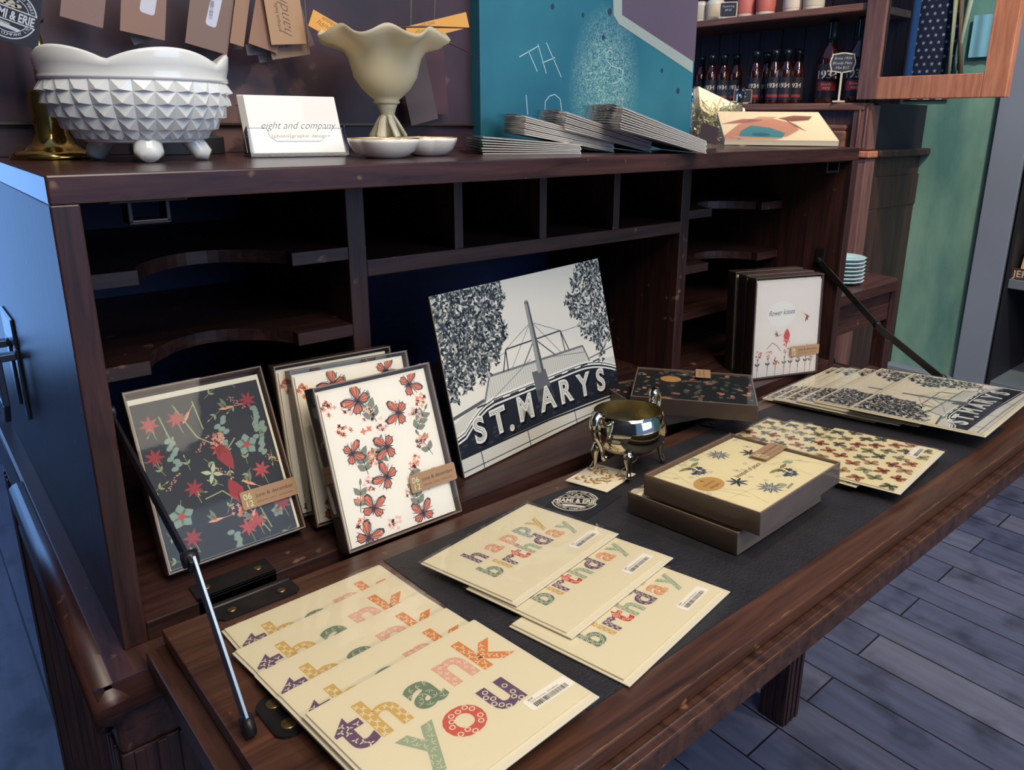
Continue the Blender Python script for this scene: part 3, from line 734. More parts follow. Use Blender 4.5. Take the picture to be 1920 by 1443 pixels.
# --- butterfly pattern cards
def art_bfly(A):
    rd = random.Random(4); cols = [((206, 120, 78), (70, 58, 50)), ((214, 164, 124), (92, 78, 66)), ((150, 150, 112), (84, 84, 66)), ((110, 112, 96), (60, 62, 56)), ((190, 96, 66), (60, 48, 44)), ((176, 178, 140), (96, 98, 76))]
    ny, nx = 7, 6
    for j in range(ny):
        for i in range(nx):
            x = A.w * (i + .5 + (.5 if j % 2 else 0) * .8 - .1) / nx + rd.uniform(-.0015, .0015); y = A.h * (j + .5) / ny + rd.uniform(-.001, .001)
            wc, ec = rd.choice(cols); butterfly(A, x, y, A.w / nx * .40, rd.uniform(0, 6.28), wc, ec)
bc = None
for i, ((x, y), hh, lab) in enumerate(zip(((.758, -.086), (.7605, -.118), (.758, -.144), (.758, -.178)), (.0012, .0045, .0078, .0111),
        ('farthest butterfly card of the four, its corner under the dark flower box', 'second butterfly card from the hutch', 'third butterfly card, under the front one', 'front butterfly card with a price sticker at its corner'))):
    m = flap_m(x, y, hh, 6 if i == 3 else 3) @ Matrix.Translation((-.150, -.127, 0))
    if bc is None: bc = card_thing('butterfly_card', lab, 'greeting card', m, .150, .127, art_bfly, 'butterfly cards behind the flower boxes', base=(232, 220, 176), stick=(.104, .010, .035, .012, .02, None, '$4.00'))
    else: dup(bc, lab, m)

# --- shallow card boxes with clear lids
def band(A, x, y, w, h, rot=0, two=True, lines=('june & december', '8 BLANK CARDS - ENVELOPES')):
    ca, sa = math.cos(rot), math.sin(rot); P = lambda a, b: (x + a * ca - b * sa, y + a * sa + b * ca)
    A.lay(6); A.rrect(x, y, w, h, h * .12, KR, rot); A.lay(7)
    px_, py_ = P(w * .05, h * .52); A.text('06', px_, py_, h * .46, (206, 220, 170), rot, .0); px_, py_ = P(w * .08, h * .12); A.text('12', px_, py_, h * .46, (206, 220, 170), rot, .0)
    px_, py_ = P(w * .26, h * .50); A.text(lines[0], px_, py_, min(h * .40, w * .098), (70, 56, 46), rot, .004)
    px_, py_ = P(w * .26, h * .20); A.text(lines[1], px_, py_, min(h * .22, w * .048), (96, 76, 60), rot, .0)
def box_thing(name, label, M, w, h, d, artf, bandf=None, group=None, artbase=CREAM, gap=(.004, .003, .010, .012), boxm=None, sticker=None):
    """kraft tray holding folded cards, clear lid over it; local z=0 is its back, z=d its front"""
    r = thing(name, label, 'card box', M, group); t = .0013; bm = boxm or M_KRAFTBOX
    g = G().box(0, 0, 0, w, h, t); g.box(0, 0, t, t, h, d); g.box(w - t, 0, t, w, h, d); g.box(t, 0, t, w - t, t, d); g.box(t, h - t, t, w - t, h, d)
    g.build('box_tray', bm, r, bevel=.0003)
    l_, b_, r_, t_ = gap
    G().box(t + .001, t + .001, t + .0005, w - t - r_ * .4, h - t - t_ * .45, d - .0045).build('envelope_stack', M_ENV, r)
    A = Art(w - l_ - r_, h - b_ - t_, artbase, 0, .0016); artf(A)
    o = A.build('front_card', r); o.matrix_basis = Matrix.Translation((l_, b_, d - .0022))
    g = G(); e = .0006
    g.add([(-e, -e, d + e), (w + e, -e, d + e), (w + e, h + e, d + e), (-e, h + e, d + e), (-e, -e, 0), (w + e, -e, 0), (w + e, h + e, 0), (-e, h + e, 0)], [(0, 1, 2, 3), (0, 4, 5, 1), (1, 5, 6, 2), (2, 6, 7, 3), (3, 7, 4, 0)])
    g.build('clear_lid', M_LID, r)
    if bandf:
        B = Art(w, h, KR, 0, 0); B.clipto = False; bandf(B)
        o = B.build('paper_band', r); o.matrix_basis = Matrix.Translation((0, 0, d + .0009 - .0002))
    if sticker:
        B = Art(sticker[2], sticker[3], (236, 236, 236), 0, 0); B.clipto = False; barcode(B, 0, 0, sticker[2], sticker[3], 0, None, '$16.00', 0)
        o = B.build('price_sticker', r); o.matrix_basis = sticker[0]
    return r
# bouquet boxes
def art_peace(A):
    w, h = A.w, A.h; rd = random.Random(2); ol = (140, 132, 84); gr = (150, 170, 140); ink = (70, 76, 92)
    A.lay(1)
    for _ in range(26):
        x, y = rd.random() * w, rd.random() * h; A.ell(x, y, w * .022, w * .018, (208, 204, 168), rd.random() * 3)
    for _ in range(14):
        x, y = rd.random() * w, rd.random() * h; a = rd.uniform(.8, 2.2); A.pline([(x, y), (x + .03 * math.cos(a), y + .03 * math.sin(a)), (x + .055 * math.cos(a + .4), y + .055 * math.sin(a + .4))], .0004, (176, 160, 116))
    for u_, v_ in ((.28, .80), (.66, .22)):
        A.lay(3); A.line((u_ * w, v_ * h), (u_ * w + .004, v_ * h + .012), .0005, ol)
        A.leaf(u_ * w + .003, v_ * h + .009, .017, .005, .15, ol); A.leaf(u_ * w + .003, v_ * h + .009, .017, .005, 3.0, ol)
        cluster(A, u_ * w, v_ * h, .0090, (84, 96, 112), 22, 4, 3)
    for u_, v_ in ((.62, .86), (.36, .17)):
        A.lay(3); A.petals(u_ * w, v_ * h, .0125, 11, ink, .3, .24); A.lay(4); A.petals(u_ * w, v_ * h, .0105, 11, (176, 182, 182), .3, .12); A.ell(u_ * w, v_ * h, .002, .002, (220, 214, 180))
    for u_, v_ in ((.30, .42), (.80, .68)): A.lay(3); A.petals(u_ * w, v_ * h, .011, 7, (52, 56, 72), 1.2, .28)
    for u_, v_ in ((.47, .93), (.48, .10), (.86, .30)): A.lay(2); A.leaf(u_ * w, v_ * h, .012, .009, 2.6, gr)
    A.lay(5); A.text('bouquet of peace', .36 * w, .46 * h, .0085, (84, 78, 70), .02, .0, .35, sx=.75)
    A.lay(5); A.text('oeoer', .42 * w, .05 * h, .006, (80, 90, 84), .1, 0, .3)
    A.lay(6); A.ell(.15 * w, .57 * h, .0165, .0135, (196, 156, 92), .1, 28); A.lay(7)
    A.text('4', .14 * w, .62 * h, .007, (90, 70, 44)); A.text('ASSORTED', .15 * w, .56 * h, .0038, (90, 70, 44), align='c'); A.text('designs', .15 * w, .50 * h, .0055, (90, 70, 44), 0, 0, .3, align='c')
def band_peace(B):
    band(B, B.w * .70, B.h * .44, B.w * .32, B.h * .16, .05)
mlow = flap_m(.4245, -.2665, .0014, 2.0); mtop = flap_m(.4285, -.2855, .0252, 3.2)
st_m = Matrix(((0, 0, 1, .1523), (1, 0, 0, .0), (0, 1, 0, .0), (0, 0, 0, 1)))
def stick_at(w, y0, z0): return Matrix(((0, 0, 1, w + .0009), (1, 0, 0, y0), (0, 1, 0, z0), (0, 0, 0, 1)))
bt = box_thing('card_box', 'kraft box of bouquet-of-peace cards lying on top of an identical box', mtop, .151, .122, .0215, art_peace, band_peace, 'bouquet card boxes on the leather', (234, 222, 178), gap=(.004, .003, .004, .006), sticker=(stick_at(.151, .070, .004), 0, .034, .016))
dup(bt, 'kraft box of bouquet-of-peace cards underneath, lying on the black leather', mlow)
# dark garden boxes lying flat
def art_darkflat(A):
    rd = random.Random(9)
    for _ in range(110):
        x, y = rd.random() * A.w, rd.random() * A.h; c = rd.choice(((86, 104, 88), (96, 96, 88), (196, 132, 104), (204, 150, 120), (70, 88, 76), (150, 96, 90), (92, 110, 104)))
        k = rd.random()
        if k < .5: sprig(A, x, y, .010, rd.random() * 6.28, c, c, 3, 1 + _ % 3)
        else: A.lay(4); A.petals(x, y, .0035, 5, c, rd.random(), .8)
    A.lay(6); A.ell(.30 * A.w, .70 * A.h, .014, .012, (190, 146, 96), 0, 24); A.lay(5); A.text('garden party', .42 * A.w, .66 * A.h, .008, (190, 130, 118), 0, 0, .3)
def band_dark(B): band(B, B.w * .40, B.h * .82, B.w * .26, B.h * .15, -1.57 + 1.57)
def flatbox(z, c0, ang): return Matrix.Translation((c0[0], c0[1], z)) @ Matrix.Rotation(math.radians(ang), 4, 'Z')
M_DARKBOX = plain('taupe_box_board', (128, 108, 94), .6, bump=.1, bscale=300)
dk = box_thing('card_box', 'flat box of dark garden-print cards lying on a second box beside the silver bowl', flatbox(Z0 + .0215 + .002, (.6813, -.1228), 31), .155, .118, .0215, art_darkflat, None, 'dark garden card boxes lying flat', (34, 38, 42), gap=(.002, .002, .002, .002))
dk.matrix_basis = flatbox(Z0 + .0292, (.5865 + .004, .0022 + .004), -52.5) @ Matrix.Translation((-.003, -.0, 0))
def bd_(B):
    B.lay(6); B.rrect(.080, .088, .020, .036, .002, KR); B.lay(7)
    B.text('june & december', .092, .091, .0042, (80, 62, 48), 1.5708); B.text('8 BLANK CARDS', .087, .093, .0032, (80, 62, 48), 1.5708)
B = Art(.155, .124, KR, 0, 0); B.clipto = False; bd_(B); ob = B.build('paper_band', dk); ob.matrix_basis = Matrix.Translation((0, 0, .0222))
dup(dk, 'flat box of dark garden-print cards underneath, poking out towards the picture', flatbox(Z0 + .0038, (.640, -.0165), -16) @ Matrix.Translation((-.032, .004, 0)) @ Matrix.Scale(1, 4))

# standing boxes
M_BOXDK = plain('dark_box_board', (96, 80, 74), .5)
def art_flora(A):
    w, h = A.w, A.h; rd = random.Random(21)
    gr = (128, 150, 134); rdc = (150, 52, 54); pk = (220, 152, 122); ol = (150, 158, 112)
    A.lay(1)
    for pts in ([(.30, .95), (.42, .72), (.62, .60), (.70, .66)], [(.36, .34), (.50, .36), (.66, .22), (.78, .03)], [(.45, .95), (.48, .76)], [(.70, .35), (.80, .05)], [(.18, .9), (.22, .75)]):
        A.pline([(a * w, b * h) for a, b in pts], .0011, ol)
    for u_, v_, a in ((.60, .66, 1.2), (.62, .42, 1.3)):
        A.lay(3); A.leaf(u_ * w - .006, v_ * h, .030, .013, -1.25, rdc); cluster(A, u_ * w - .004, v_ * h + (.003 if v_ > .5 else -.030), .006, pk, 16, 4, int(u_ * 100))
    for u_, v_, s in ((.78, .60, 1), (.16, .28, 1.05), (.88, .14, .6)):
        A.lay(3); A.petals(u_ * w, v_ * h, .0105 * s, 5, gr, .3, .85); A.lay(4); A.ell(u_ * w, v_ * h, .0028 * s, .0028 * s, (178, 66, 60))
    for u_, v_ in ((.22, .74), (.62, .80), (.50, .10), (.90, .70), (.93, .82)):
        for k in range(9): A.lay(2 + k % 2); A.ell(u_ * w + rd.uniform(-.0035, .0035), v_ * h - k * .0032, .0032, .0022, gr, rd.random())
    for u_, v_ in ((.10, .86), (.30, .86), (.88, .88), (.84, .42), (.08, .66), (.70, .12), (.62, .10), (.20, .14), (.93, .18), (.30, .42), (.56, .62)):
        A.lay(3); A.petals(u_ * w, v_ * h, .0085, 7, rdc if rd.random() < .75 else (176, 74, 70), rd.random(), .35)
        A.lay(1); A.line((u_ * w, v_ * h), (u_ * w + .003, v_ * h - .014), .0005, ol)
    for u_, v_, a in ((.38, .86, .9), (.70, .86, .0), (.72, .36, -.6), (.40, .20, 0), (.68, .16, 1.0)): hummer(A, u_ * w, v_ * h, .0075, a, (220, 158, 122), (118, 122, 96))
    for u_, v_ in ((.12, .46), (.92, .50), (.74, .92), (.40, .64), (.50, .50)):
        for k in range(6): cluster(A, u_ * w + k * .0022, v_ * h + k * .0022 * (1 if u_ < .5 else -1), .0022, pk, 4, 5, k)
    A.lay(3); A.petals(.46 * w, .48 * h, .010, 4, (176, 184, 150), 1.2, .4)
    for _ in range(34): sprig(A, rd.random() * w, rd.random() * h, .012, rd.random() * 6.28, (142, 156, 112), ol, 1, 1)
def band_std(B, u0=.60, v0=.225, ww=.42, hh=.115): band(B, B.w * u0, B.h * v0, B.w * ww, B.h * hh, 0)
box_thing('card_box', 'box of black floral print cards leaning in the left compartment', lean_m(.0509, .0562, -.006, .51) @ Matrix.Translation((0, 0, -.022)) @ Matrix.Translation((0, 0, 0)),
          .121, .161, .022, art_flora, lambda B: band_std(B, .585, .20, .43, .105), 'card boxes standing in the hutch', (38, 42, 46), gap=(.003, .003, .007, .012))
def art_monarch(A):
    w, h = A.w, A.h; OR = (214, 116, 74); BK = (58, 44, 50); lg = (122, 126, 104); pk = (236, 188, 164); og = (232, 152, 112)
    for u_, v_, L, a, n in ((.46, .74, .030, 1.9, 3), (.44, .60, .020, -1.6, 2), (.28, .42, .026, 1.7, 3), (.14, .20, .024, 1.35, 2), (.66, .38, .024, -1.0, 3), (.80, .60, .024, .9, 3), (.68, .10, .026, 1.6, 3), (.92, .42, .024, 2.0, 2), (.35, .50, .02, 1.0, 2)):
        sprig(A, u_ * w, v_ * h, L, a, lg, (96, 100, 80), n, 1, .5)
    for i, (u_, v_, c) in enumerate(((.40, .80, pk), (.24, .88, pk), (.16, .74, og), (.50, .72, pk), (.84, .72, pk), (.36, .52, og), (.28, .36, pk), (.84, .52, pk), (.74, .40, og), (.63, .22, pk), (.14, .13, og), (.88, .28, og), (.42, .06, pk), (.06, .90, og), (.92, .80, og))):
        cluster(A, u_ * w, v_ * h, .0068, c, 15, 3, i)
    for u_, v_ in ((.34, .70), (.66, .80), (.86, .55), (.16, .28)):
        A.lay(2); A.petals(u_ * w - .002, v_ * h, .0035, 4, (222, 128, 90)); A.petals(u_ * w + .004, v_ * h + .001, .0035, 4, (222, 128, 90), .6)
    for u_, v_, r, a in ((.33, .90, .0135, 2.4), (.84, .93, .012, .3), (.68, .76, .0125, 2.9), (.18, .58, .011, .2), (.50, .56, .0125, 3.1), (.44, .37, .0125, 2.5), (.26, .20, .012, 1.2), (.70, .06, .012, 1.6), (.16, .03, .013, .8)):
        butterfly(A, u_ * w, v_ * h, r * 1.15, a, OR, BK, 4)
        rd = random.Random(int(u_ * 99)); A.lay(7)
        for _ in range(8): t = rd.random() * 6.28; A.ell(u_ * w + r * 1.02 * math.cos(t), v_ * h + r * 1.02 * math.sin(t), .0004, .0004, (230, 220, 210), 0, 6)
mk = None
for (x, y, yw, le), lab in zip(((.186, -.0146, -.024, .372), (.1836, .0475, -.1132, .3266), (.175, .0760, -.0896, .2032)),
        ('front box of white monarch butterfly cards, its kraft band fully showing', 'middle box of white monarch butterfly cards, mostly behind the front one', 'rear box of white monarch butterfly cards, nearest the pigeonholes')):
    m = lean_m(x, y, yw, le) @ Matrix.Translation((0, 0, -.022))
    if mk is None: mk = box_thing('card_box', lab, m, .121, .152, .022, art_monarch, lambda B: band_std(B, .595, .215, .425, .115), 'card boxes standing in the hutch', (238, 232, 214), gap=(.004, .003, .008, .007))
    else: dup(mk, lab, m)
def art_kiss(A):
    w, h = A.w, A.h
    A.lay(1); A.ell(.40 * w, .66 * h, .026, .020, (240, 236, 226), 0, 30); A.text
    A.lay(2); A.text('flower kisses', .405 * w, .65 * h, .0115, (70, 64, 62), .03, 0, .35, sx=.8, align='c')
    hummer(A, .80 * w, .62 * h, .007, 2.6, (206, 110, 90), (128, 134, 106)); hummer(A, .36 * w, .43 * h, .0065, .2, (216, 150, 126), (130, 150, 130))
    A.lay(3); A.leaf(.50 * w, .50 * h, .026, .012, -1.57, (214, 84, 82)); cluster(A, .50 * w, .35 * h, .006, (228, 150, 124), 12, 4, 1)
    A.pline([(.20 * w, .30 * h), (.28 * w, .36 * h), (.36 * w, .32 * h), (.42 * w, .26 * h)], .0008, (96, 84, 92))
    rd = random.Random(6)
    for k, u_ in enumerate((.06, .22, .34, .48, .58, .70, .82, .90)):
        hh = h * rd.uniform(.12, .28); A.lay(2); A.line((u_ * w, 0), (u_ * w + .002, hh), .0006, (92, 96, 92))
        sprig(A, u_ * w, .01, .016, 1.57, rd.choice(((96, 100, 96), (160, 178, 162), (120, 130, 110))), (92, 96, 92), 1, 3, .4)
        cluster(A, u_ * w + .002, hh, .0055, rd.choice(((232, 176, 156), (176, 196, 184), (236, 190, 168), (214, 130, 120))), 12, 4, k)
wb = None
for (x, y, yw, le), lab in zip(((.8849, .0252, -.368, .0562), (.8934, .047, -.372, .061), (.9014, .0725, -.378, .059)),
        ('front box of pale flower-kisses cards with hummingbirds, at the right of the hutch', 'middle box of the three flower-kisses boxes, just its edge showing', 'rear box of the three flower-kisses boxes, deepest in the hutch')):
    m = lean_m(x, y, yw, le) @ Matrix.Translation((0, 0, -.0215))
    if wb is None: wb = box_thing('card_box', lab, m, .124, .158, .0215, art_kiss, lambda B: band_std(B, .56, .195, .44, .10), 'card boxes standing in the hutch', (238, 228, 216), gap=(.004, .002, .002, .008), boxm=M_BOXDK)
    else: dup(wb, lab, m)

# the leaning print
pm = lean_m(.3552, .0412, .1648, .2421, d=.006)
pr = thing('photo_print', 'large black and white print of a rooftop ST. MARYS sign leaning in the hutch', 'picture', pm)
A = Art(.313, .204, (228, 224, 210), 0, .0015); art_sign(A); A.build('photo', pr, M_INKS)
G().box(0, 0, -.005, .313, .204, -.0016).build('backing_board', M_BLACK, pr)

# ================================================================== SILVER SUGAR BOWL AND TAGS
sb = thing('sugar_bowl', 'polished silver footed sugar bowl with two scrolled handles on the leather', 'bowl', flap_m(.505, -.066, .0030, 8))
pf = [(.004, .018), (.018, .0185), (.030, .023), (.0395, .032), (.0435, .043), (.043, .052), (.0405, .061), (.0385, .066), (.0378, .0665), (.0372, .066)]
G().lathe(pf, 56, cap=False).build('bowl_body', M_SILVER, sb)
G().lathe([(.0372, .066), (.0388, .060), (.0405, .052), (.0405, .043), (.037, .033), (.028, .026), (.015, .022), (0, .0212)][::-1], 56, cap=False).build('bowl_inside', M_SILVERIN, sb)
for sg in (1, -1):
    pts = [(.0405, .058), (.048, .062), (.052, .072), (.058, .073), (.0625, .066), (.0605, .054), (.054, .044), (.049, .034), (.046, .022), (.041, .026)]
    P = []
    for i in range(len(pts) - 1):
        for k in range(4):
            p0 = pts[max(i - 1, 0)]; p1 = pts[i]; p2 = pts[i + 1]; p3 = pts[min(i + 2, len(pts) - 1)]; t = k / 4
            f = lambda a, b, c, d: .5 * ((2 * b) + (-a + c) * t + (2 * a - 5 * b + 4 * c - d) * t * t + (-a + 3 * b - 3 * c + d) * t ** 3)
            P.append((sg * f(p0[0], p1[0], p2[0], p3[0]), 0, f(p0[1], p1[1], p2[1], p3[1])))
    rs = [.0022 + .0016 * math.sin(math.pi * min(1, i / len(P) * 1.3)) + (.0012 if 6 < i < 12 else 0) for i in range(len(P))]
    G().tube(P, rs, 10, up=(0, 1, 0), flat=1.2).build('handle', M_SILVER, sb)
for a in (35, 145, 215, 325):
    t = math.radians(a); c, s = math.cos(t), math.sin(t)
    g = G(); g.tube([(c * .034, s * .034, .030), (c * .039, s * .039, .022), (c * .0385, s * .0385, .012), (c * .041, s * .041, .005), (c * .044, s * .044, .0015)], [.0065, .0052, .0026, .0032, .0042], 10)
    g.build('foot', M_SILVER, sb)
# logo of the shop, as on the tag: ring, band of lettering, little boat
def art_logo(A, cx_, cy_, r, rot=0, ink=(222, 216, 196)):
    ca, sa = math.cos(rot), math.sin(rot); P = lambda a, b: (cx_ + (a * ca - b * sa) * r, cy_ + (a * sa + b * ca) * r)
    dk_ = (30, 30, 36)
    A.lay(1); A.ring(cx_, cy_, r, r * .05, ink); A.ring(cx_, cy_, r * .74, r * .03, ink)
    A.lay(2); A.p([P(-1.06, -.26), P(1.06, -.26), P(1.06, .26), P(-1.06, .26)], dk_)
    A.lay(3); A.p([P(-1.0, .24), P(1.0, .24), P(1.0, .29), P(-1.0, .29)], ink); A.p([P(-1.0, -.29), P(1.0, -.29), P(1.0, -.24), P(-1.0, -.24)], ink)
    x, y = P(0, -.19); A.text('MIAMI & ERIE', x, y, r * .52, ink, rot, .03, sx=.63, align='c')
    def arc(s, rr, a0, step, up=True):
        for i, ch in enumerate(s):
            t = a0 + (step * i if not up else -step * i)
            x, y = P(rr * math.cos(t), rr * math.sin(t)); A.text(ch, x, y, r * .17, ink, rot + t + (-math.pi / 2 if up else math.pi / 2), .01, align='c')
    arc('TRADING COMPANY LTD', .90, math.radians(205), math.radians(7.4), False)
    arc('FINE GOODS AND WARES', .82, math.radians(162), math.radians(7.6), True)
    # canal boat and clouds
    A.lay(2); A.p([P(-.55, -.38), P(.5, -.50), P(.42, -.62), P(-.38, -.60)], ink); A.p([P(-.3, -.34), P(.1, -.38), P(.1, -.46), P(-.3, -.42)], (150, 146, 132))
    for a, b in ((-.3, .42), (0, .5), (.25, .44), (.1, .40), (-.15, .38)): x, y = P(a, b); A.ell(x, y, r * .13, r * .08, (170, 166, 150))
    for a in (-.2, 0, .2): x, y = P(a, .62); A.petals(x, y, r * .05, 5, ink)
def pxrect(p4, plane):   # returns frame matrix and size from four picture corners lying on a real plane
    q = [plane(*p) for p in p4]; e = q[1] - q[0]; up = q[3] - q[0]; return frame_m(q[0], e, up), e.length, (up - e.normalized() * up.dot(e.normalized())).length
fl3 = lambda h: (lambda x, y: hit(x, y, FO + FN * h, FN))
Mt, tw, th_ = pxrect([(1017, 951), (1098, 976), (1138, 923), (1060, 901)], fl3(.0006))
tg = thing('hang_tag', 'square black hang tag with round white shop logo lying on the leather', 'tag', Mt)
A = Art(tw, th_, (30, 30, 36), 0.0006, .0006); l0 = local(Mt, 1041, 936); l1 = local(Mt, 1115, 940); lc = local(Mt, 1078, 939)
art_logo(A, lc[0], lc[1], .0235, math.atan2(l1[1] - l0[1], l1[0] - l0[0])); A.build('tag_card', tg)
Mt, tw, th_ = pxrect([(1060, 901), (1138, 923), (1169, 880), (1092, 863)], fl3(.0025))
tg = thing('hang_tag', 'hang tag with gold leaf sprigs, tied to the silver bowl handle', 'tag', Mt)
A = Art(tw, th_, (242, 230, 202), 0.0006, .0008); rd = random.Random(8)
for u_, v_, a in ((.05, .1, .9), (.35, .05, 1.2), (.6, .1, 1.7), (.15, .6, .3), (.55, .55, .8), (.8, .3, 2.2), (.1, .9, -.4), (.75, .85, -.9)): sprig(A, u_ * tw, v_ * th_, .019, a, (168, 128, 62), (150, 112, 56), 2, 1 + int(u_ * 4) % 2, .34)
A.build('tag_card', tg); G().tube([(tw * .70, th_ * .72, .001), (tw * .78, th_ * .85, .006), (tw * .95, th_ * 1.1, .014), (tw * .99, th_ * 1.25, .026)], .0004, 6).build('string', M_STRING, tg)

# ================================================================== ON TOP OF THE HUTCH
# milk glass planter: diamond-point sides, scalloped rim, four feet
bo = on_z(252, 300, H); BC = Vector((.100, .150, H))
pl = thing('milk_glass_planter', 'white milk glass planter with diamond-point sides and scalloped rim on four feet', 'planter', Matrix.Translation(BC) @ Matrix.Rotation(math.radians(-18), 4, 'Z') @ Matrix.Diagonal((.93, .93, .95, 1)))
g = G(); NR, NC = 5, 28; RX, RY = .080, .066
rz = [(.0695, .950), (.0590, .960), (.0480, .925), (.0370, .850), (.0270, .745), (.019, .62)]
def rp(a, k, z): return (RX * k * math.cos(a), RY * k * math.sin(a), z)
for j in range(NR):
    z1, k1 = rz[j]; z0, k0 = rz[j + 1]
    for i in range(NC):
        a0 = 2 * math.pi * i / NC; a1 = 2 * math.pi * (i + 1) / NC; am = (a0 + a1) / 2
        zm = z0 + (z1 - z0) * .14; km = (k0 + (k1 - k0) * .14) + .058
        g.add([rp(a0, k0, z0), rp(a1, k0, z0), rp(a1, k1, z1), rp(a0, k1, z1), rp(am, km, zm)], [(0, 1, 4), (1, 2, 4), (2, 3, 4), (3, 0, 4)])
g.build('diamond_body', M_MILK, pl)
g = G(); n = 96
def scal(a): return abs(math.cos(a * 2.5 - .25)) ** .75
prof = [(.0685, .948, 0), (.0695, .975, 0), (.0715, .975, 0), (.074, .96, 0), (.079, .985, .25), (.086, 1.0, .7), (.0865, .985, .95), (.0865, .945, .95), (.080, .93, .5), (.05, .90, 0), (.02, .66, 0), (.015, .3, 0), (.015, .001, 0)]
vs = []
for z, k, sc_ in prof:
    for i in range(n):
        a = 2 * math.pi * i / n; vs.append((RX * k * math.cos(a), RY * k * math.sin(a), z + sc_ * (.013 * scal(a) - .004)))
fs = [(j * n + i, j * n + (i + 1) % n, (j + 1) * n + (i + 1) % n, (j + 1) * n + i) for j in range(len(prof) - 1) for i in range(n)]
g.add(vs, fs, smooth=True); g.build('scalloped_rim', M_MILK, pl)
g = G().lathe([(.001, .0165), (.56, .0165), (.62, .0185), (.58, .022), (.001, .022)], 48, smooth=True)
g.v = [(x * RX, y * RY, z) for x, y, z in g.v]; g.build('base', M_MILK, pl)
for a in (-84, -8, 96, -209):
    t = math.radians(a); c, s = math.cos(t) * RX / .078, math.sin(t) * RY / .078
    ft = [(.038, .022), (.042, .015), (.047, .008), (.054, .005)]
    G().tube([(c * r, s * r, z) for r, z in ft], [.0135, .0120, .0125, .0070], 14, flat=.75).build('foot', M_MILK, pl)

# brass candlestick behind the planter
cp = on_z(95, 289, H); cs = thing('brass_candlestick', 'polished brass candlestick with a wide round base behind the milk glass planter', 'candlestick', Matrix.Translation((.0437, .225, H)))
G().lathe([(.0345, 0), (.035, .003), (.033, .006), (.026, .008), (.018, .013), (.0135, .022), (.0135, .032), (.015, .045), (.014, .056), (.0145, .058), (.011, .058)], 48).build('base', M_BRASS, cs)
G().lathe([(.006, .056), (.006, .075), (.004, .085), (.0045, .095), (.003, .105), (.003, .112), (.007, .115), (.007, .118), (.003, .121), (.004, .150), (.007, .20), (.004, .23), (.010, .25), (.012, .29), (0, .29)], 32).build('stem', M_BRASS, cs)
cs2 = thing('brass_finial', 'small turned brass finial standing at the far left end of the desk top', 'ornament', Matrix.Translation(on_z(4, 285, H)))
G().lathe([(.012, 0), (.012, .006), (.006, .01), (.005, .022), (.009, .028), (.011, .036), (.007, .044), (0, .047)], 32).build('body', M_IRON, cs2)
dbx = on_z(395, 292, H)
tag(G().box(-.02, 0, 0, .05, .03, .018).build('black_block', M_BLACK, matrix=Matrix.Translation((dbx.x - .025, dbx.y + .03, H)), bevel=.001), 'small black block behind the right side of the milk glass planter', 'block')

# business cards in a clear acrylic stand
ha = on_z(472, 296, H); hb = on_z(648, 293, H); hyaw = math.atan2(hb.y - ha.y, hb.x - ha.x); hx = Vector((ha.x, ha.y, H))
hm = Matrix.Translation(hx) @ Matrix.Rotation(hyaw, 4, 'Z')
HW = .096
hs = thing('card_holder', 'clear acrylic business card stand on top of the desk', 'card holder', hm)
LE = math.radians(27)
g = G().box(0, 0, 0, HW, .034, .0018)
g.build('base', M_ACRYL, hs)
G().box(0, 0, 0, HW, .0016, .054, mat=Matrix.Translation((0, .0285, .001)) @ Matrix.Rotation(-LE, 4, 'X')).build('back_plate', M_ACRYL, hs)
pts = [(0, 0), (HW, 0), (HW, .030), (HW * .80, .030), (HW * .78, .021), (HW * .72, .016), (HW * .28, .016), (HW * .22, .021), (HW * .20, .030), (0, .030)]
RX90 = Matrix.Rotation(math.radians(90), 4, 'X')
g = G().prism(pts, -.0016, 0, mat=Matrix.Translation((0, .001, .001)) @ Matrix.Rotation(-LE, 4, 'X') @ RX90); g.build('front_plate', M_ACRYL, hs, bevel=.0003)
for x in (0, HW - .0014): G().add([(x, .001, 0), (x, .034, 0), (x, .030, .022), (x, .010, .03), (x + .0014, .001, 0), (x + .0014, .034, 0), (x + .0014, .030, .022), (x + .0014, .010, .03)], [(0, 1, 2, 3), (7, 6, 5, 4), (0, 4, 5, 1), (1, 5, 6, 2), (2, 6, 7, 3), (3, 7, 4, 0)]).build('side_plate', M_ACRYL, hs)
def art_biz(A):
    A.lay(1); A.text('eight and company', A.w * .54, A.h * .42, .0112, (52, 44, 62), 0, -.014, .5, sx=.86, align='c')
    A.text('{photo}graphic design+', A.w * .54, A.h * .27, .0046, (120, 110, 112), 0, -.01, 0, sx=1.35, align='c')
bcm = hm @ Matrix.Translation((.0035, .0038, .004)) @ Matrix.Rotation(-LE, 4, 'X') @ RX90
nb = 14
BH = .0605
b0 = thing('business_card', 'front white business card reading eight and company in the clear stand', 'business card', bcm, 'business cards in the clear stand')
A = Art(.089, BH, (236, 234, 228), 0, .0006); art_biz(A); A.build('printed_face', b0)
prev = None
for k in range(1, nb + 2):
    mm = bcm @ Matrix.Translation((-.00025 * k, .0004 * k + .00015 * (k % 3), -.00075 * k))
    if prev is None:
        prev = G().box(0, 0, -.0006, .089, BH, 0).build('business_card', M_WHITE, matrix=mm)
        tag(prev, 'white business card behind the front one in the clear stand, only its edges showing', 'business card', 'business cards in the clear stand')
    else: dup(prev, None, mm)

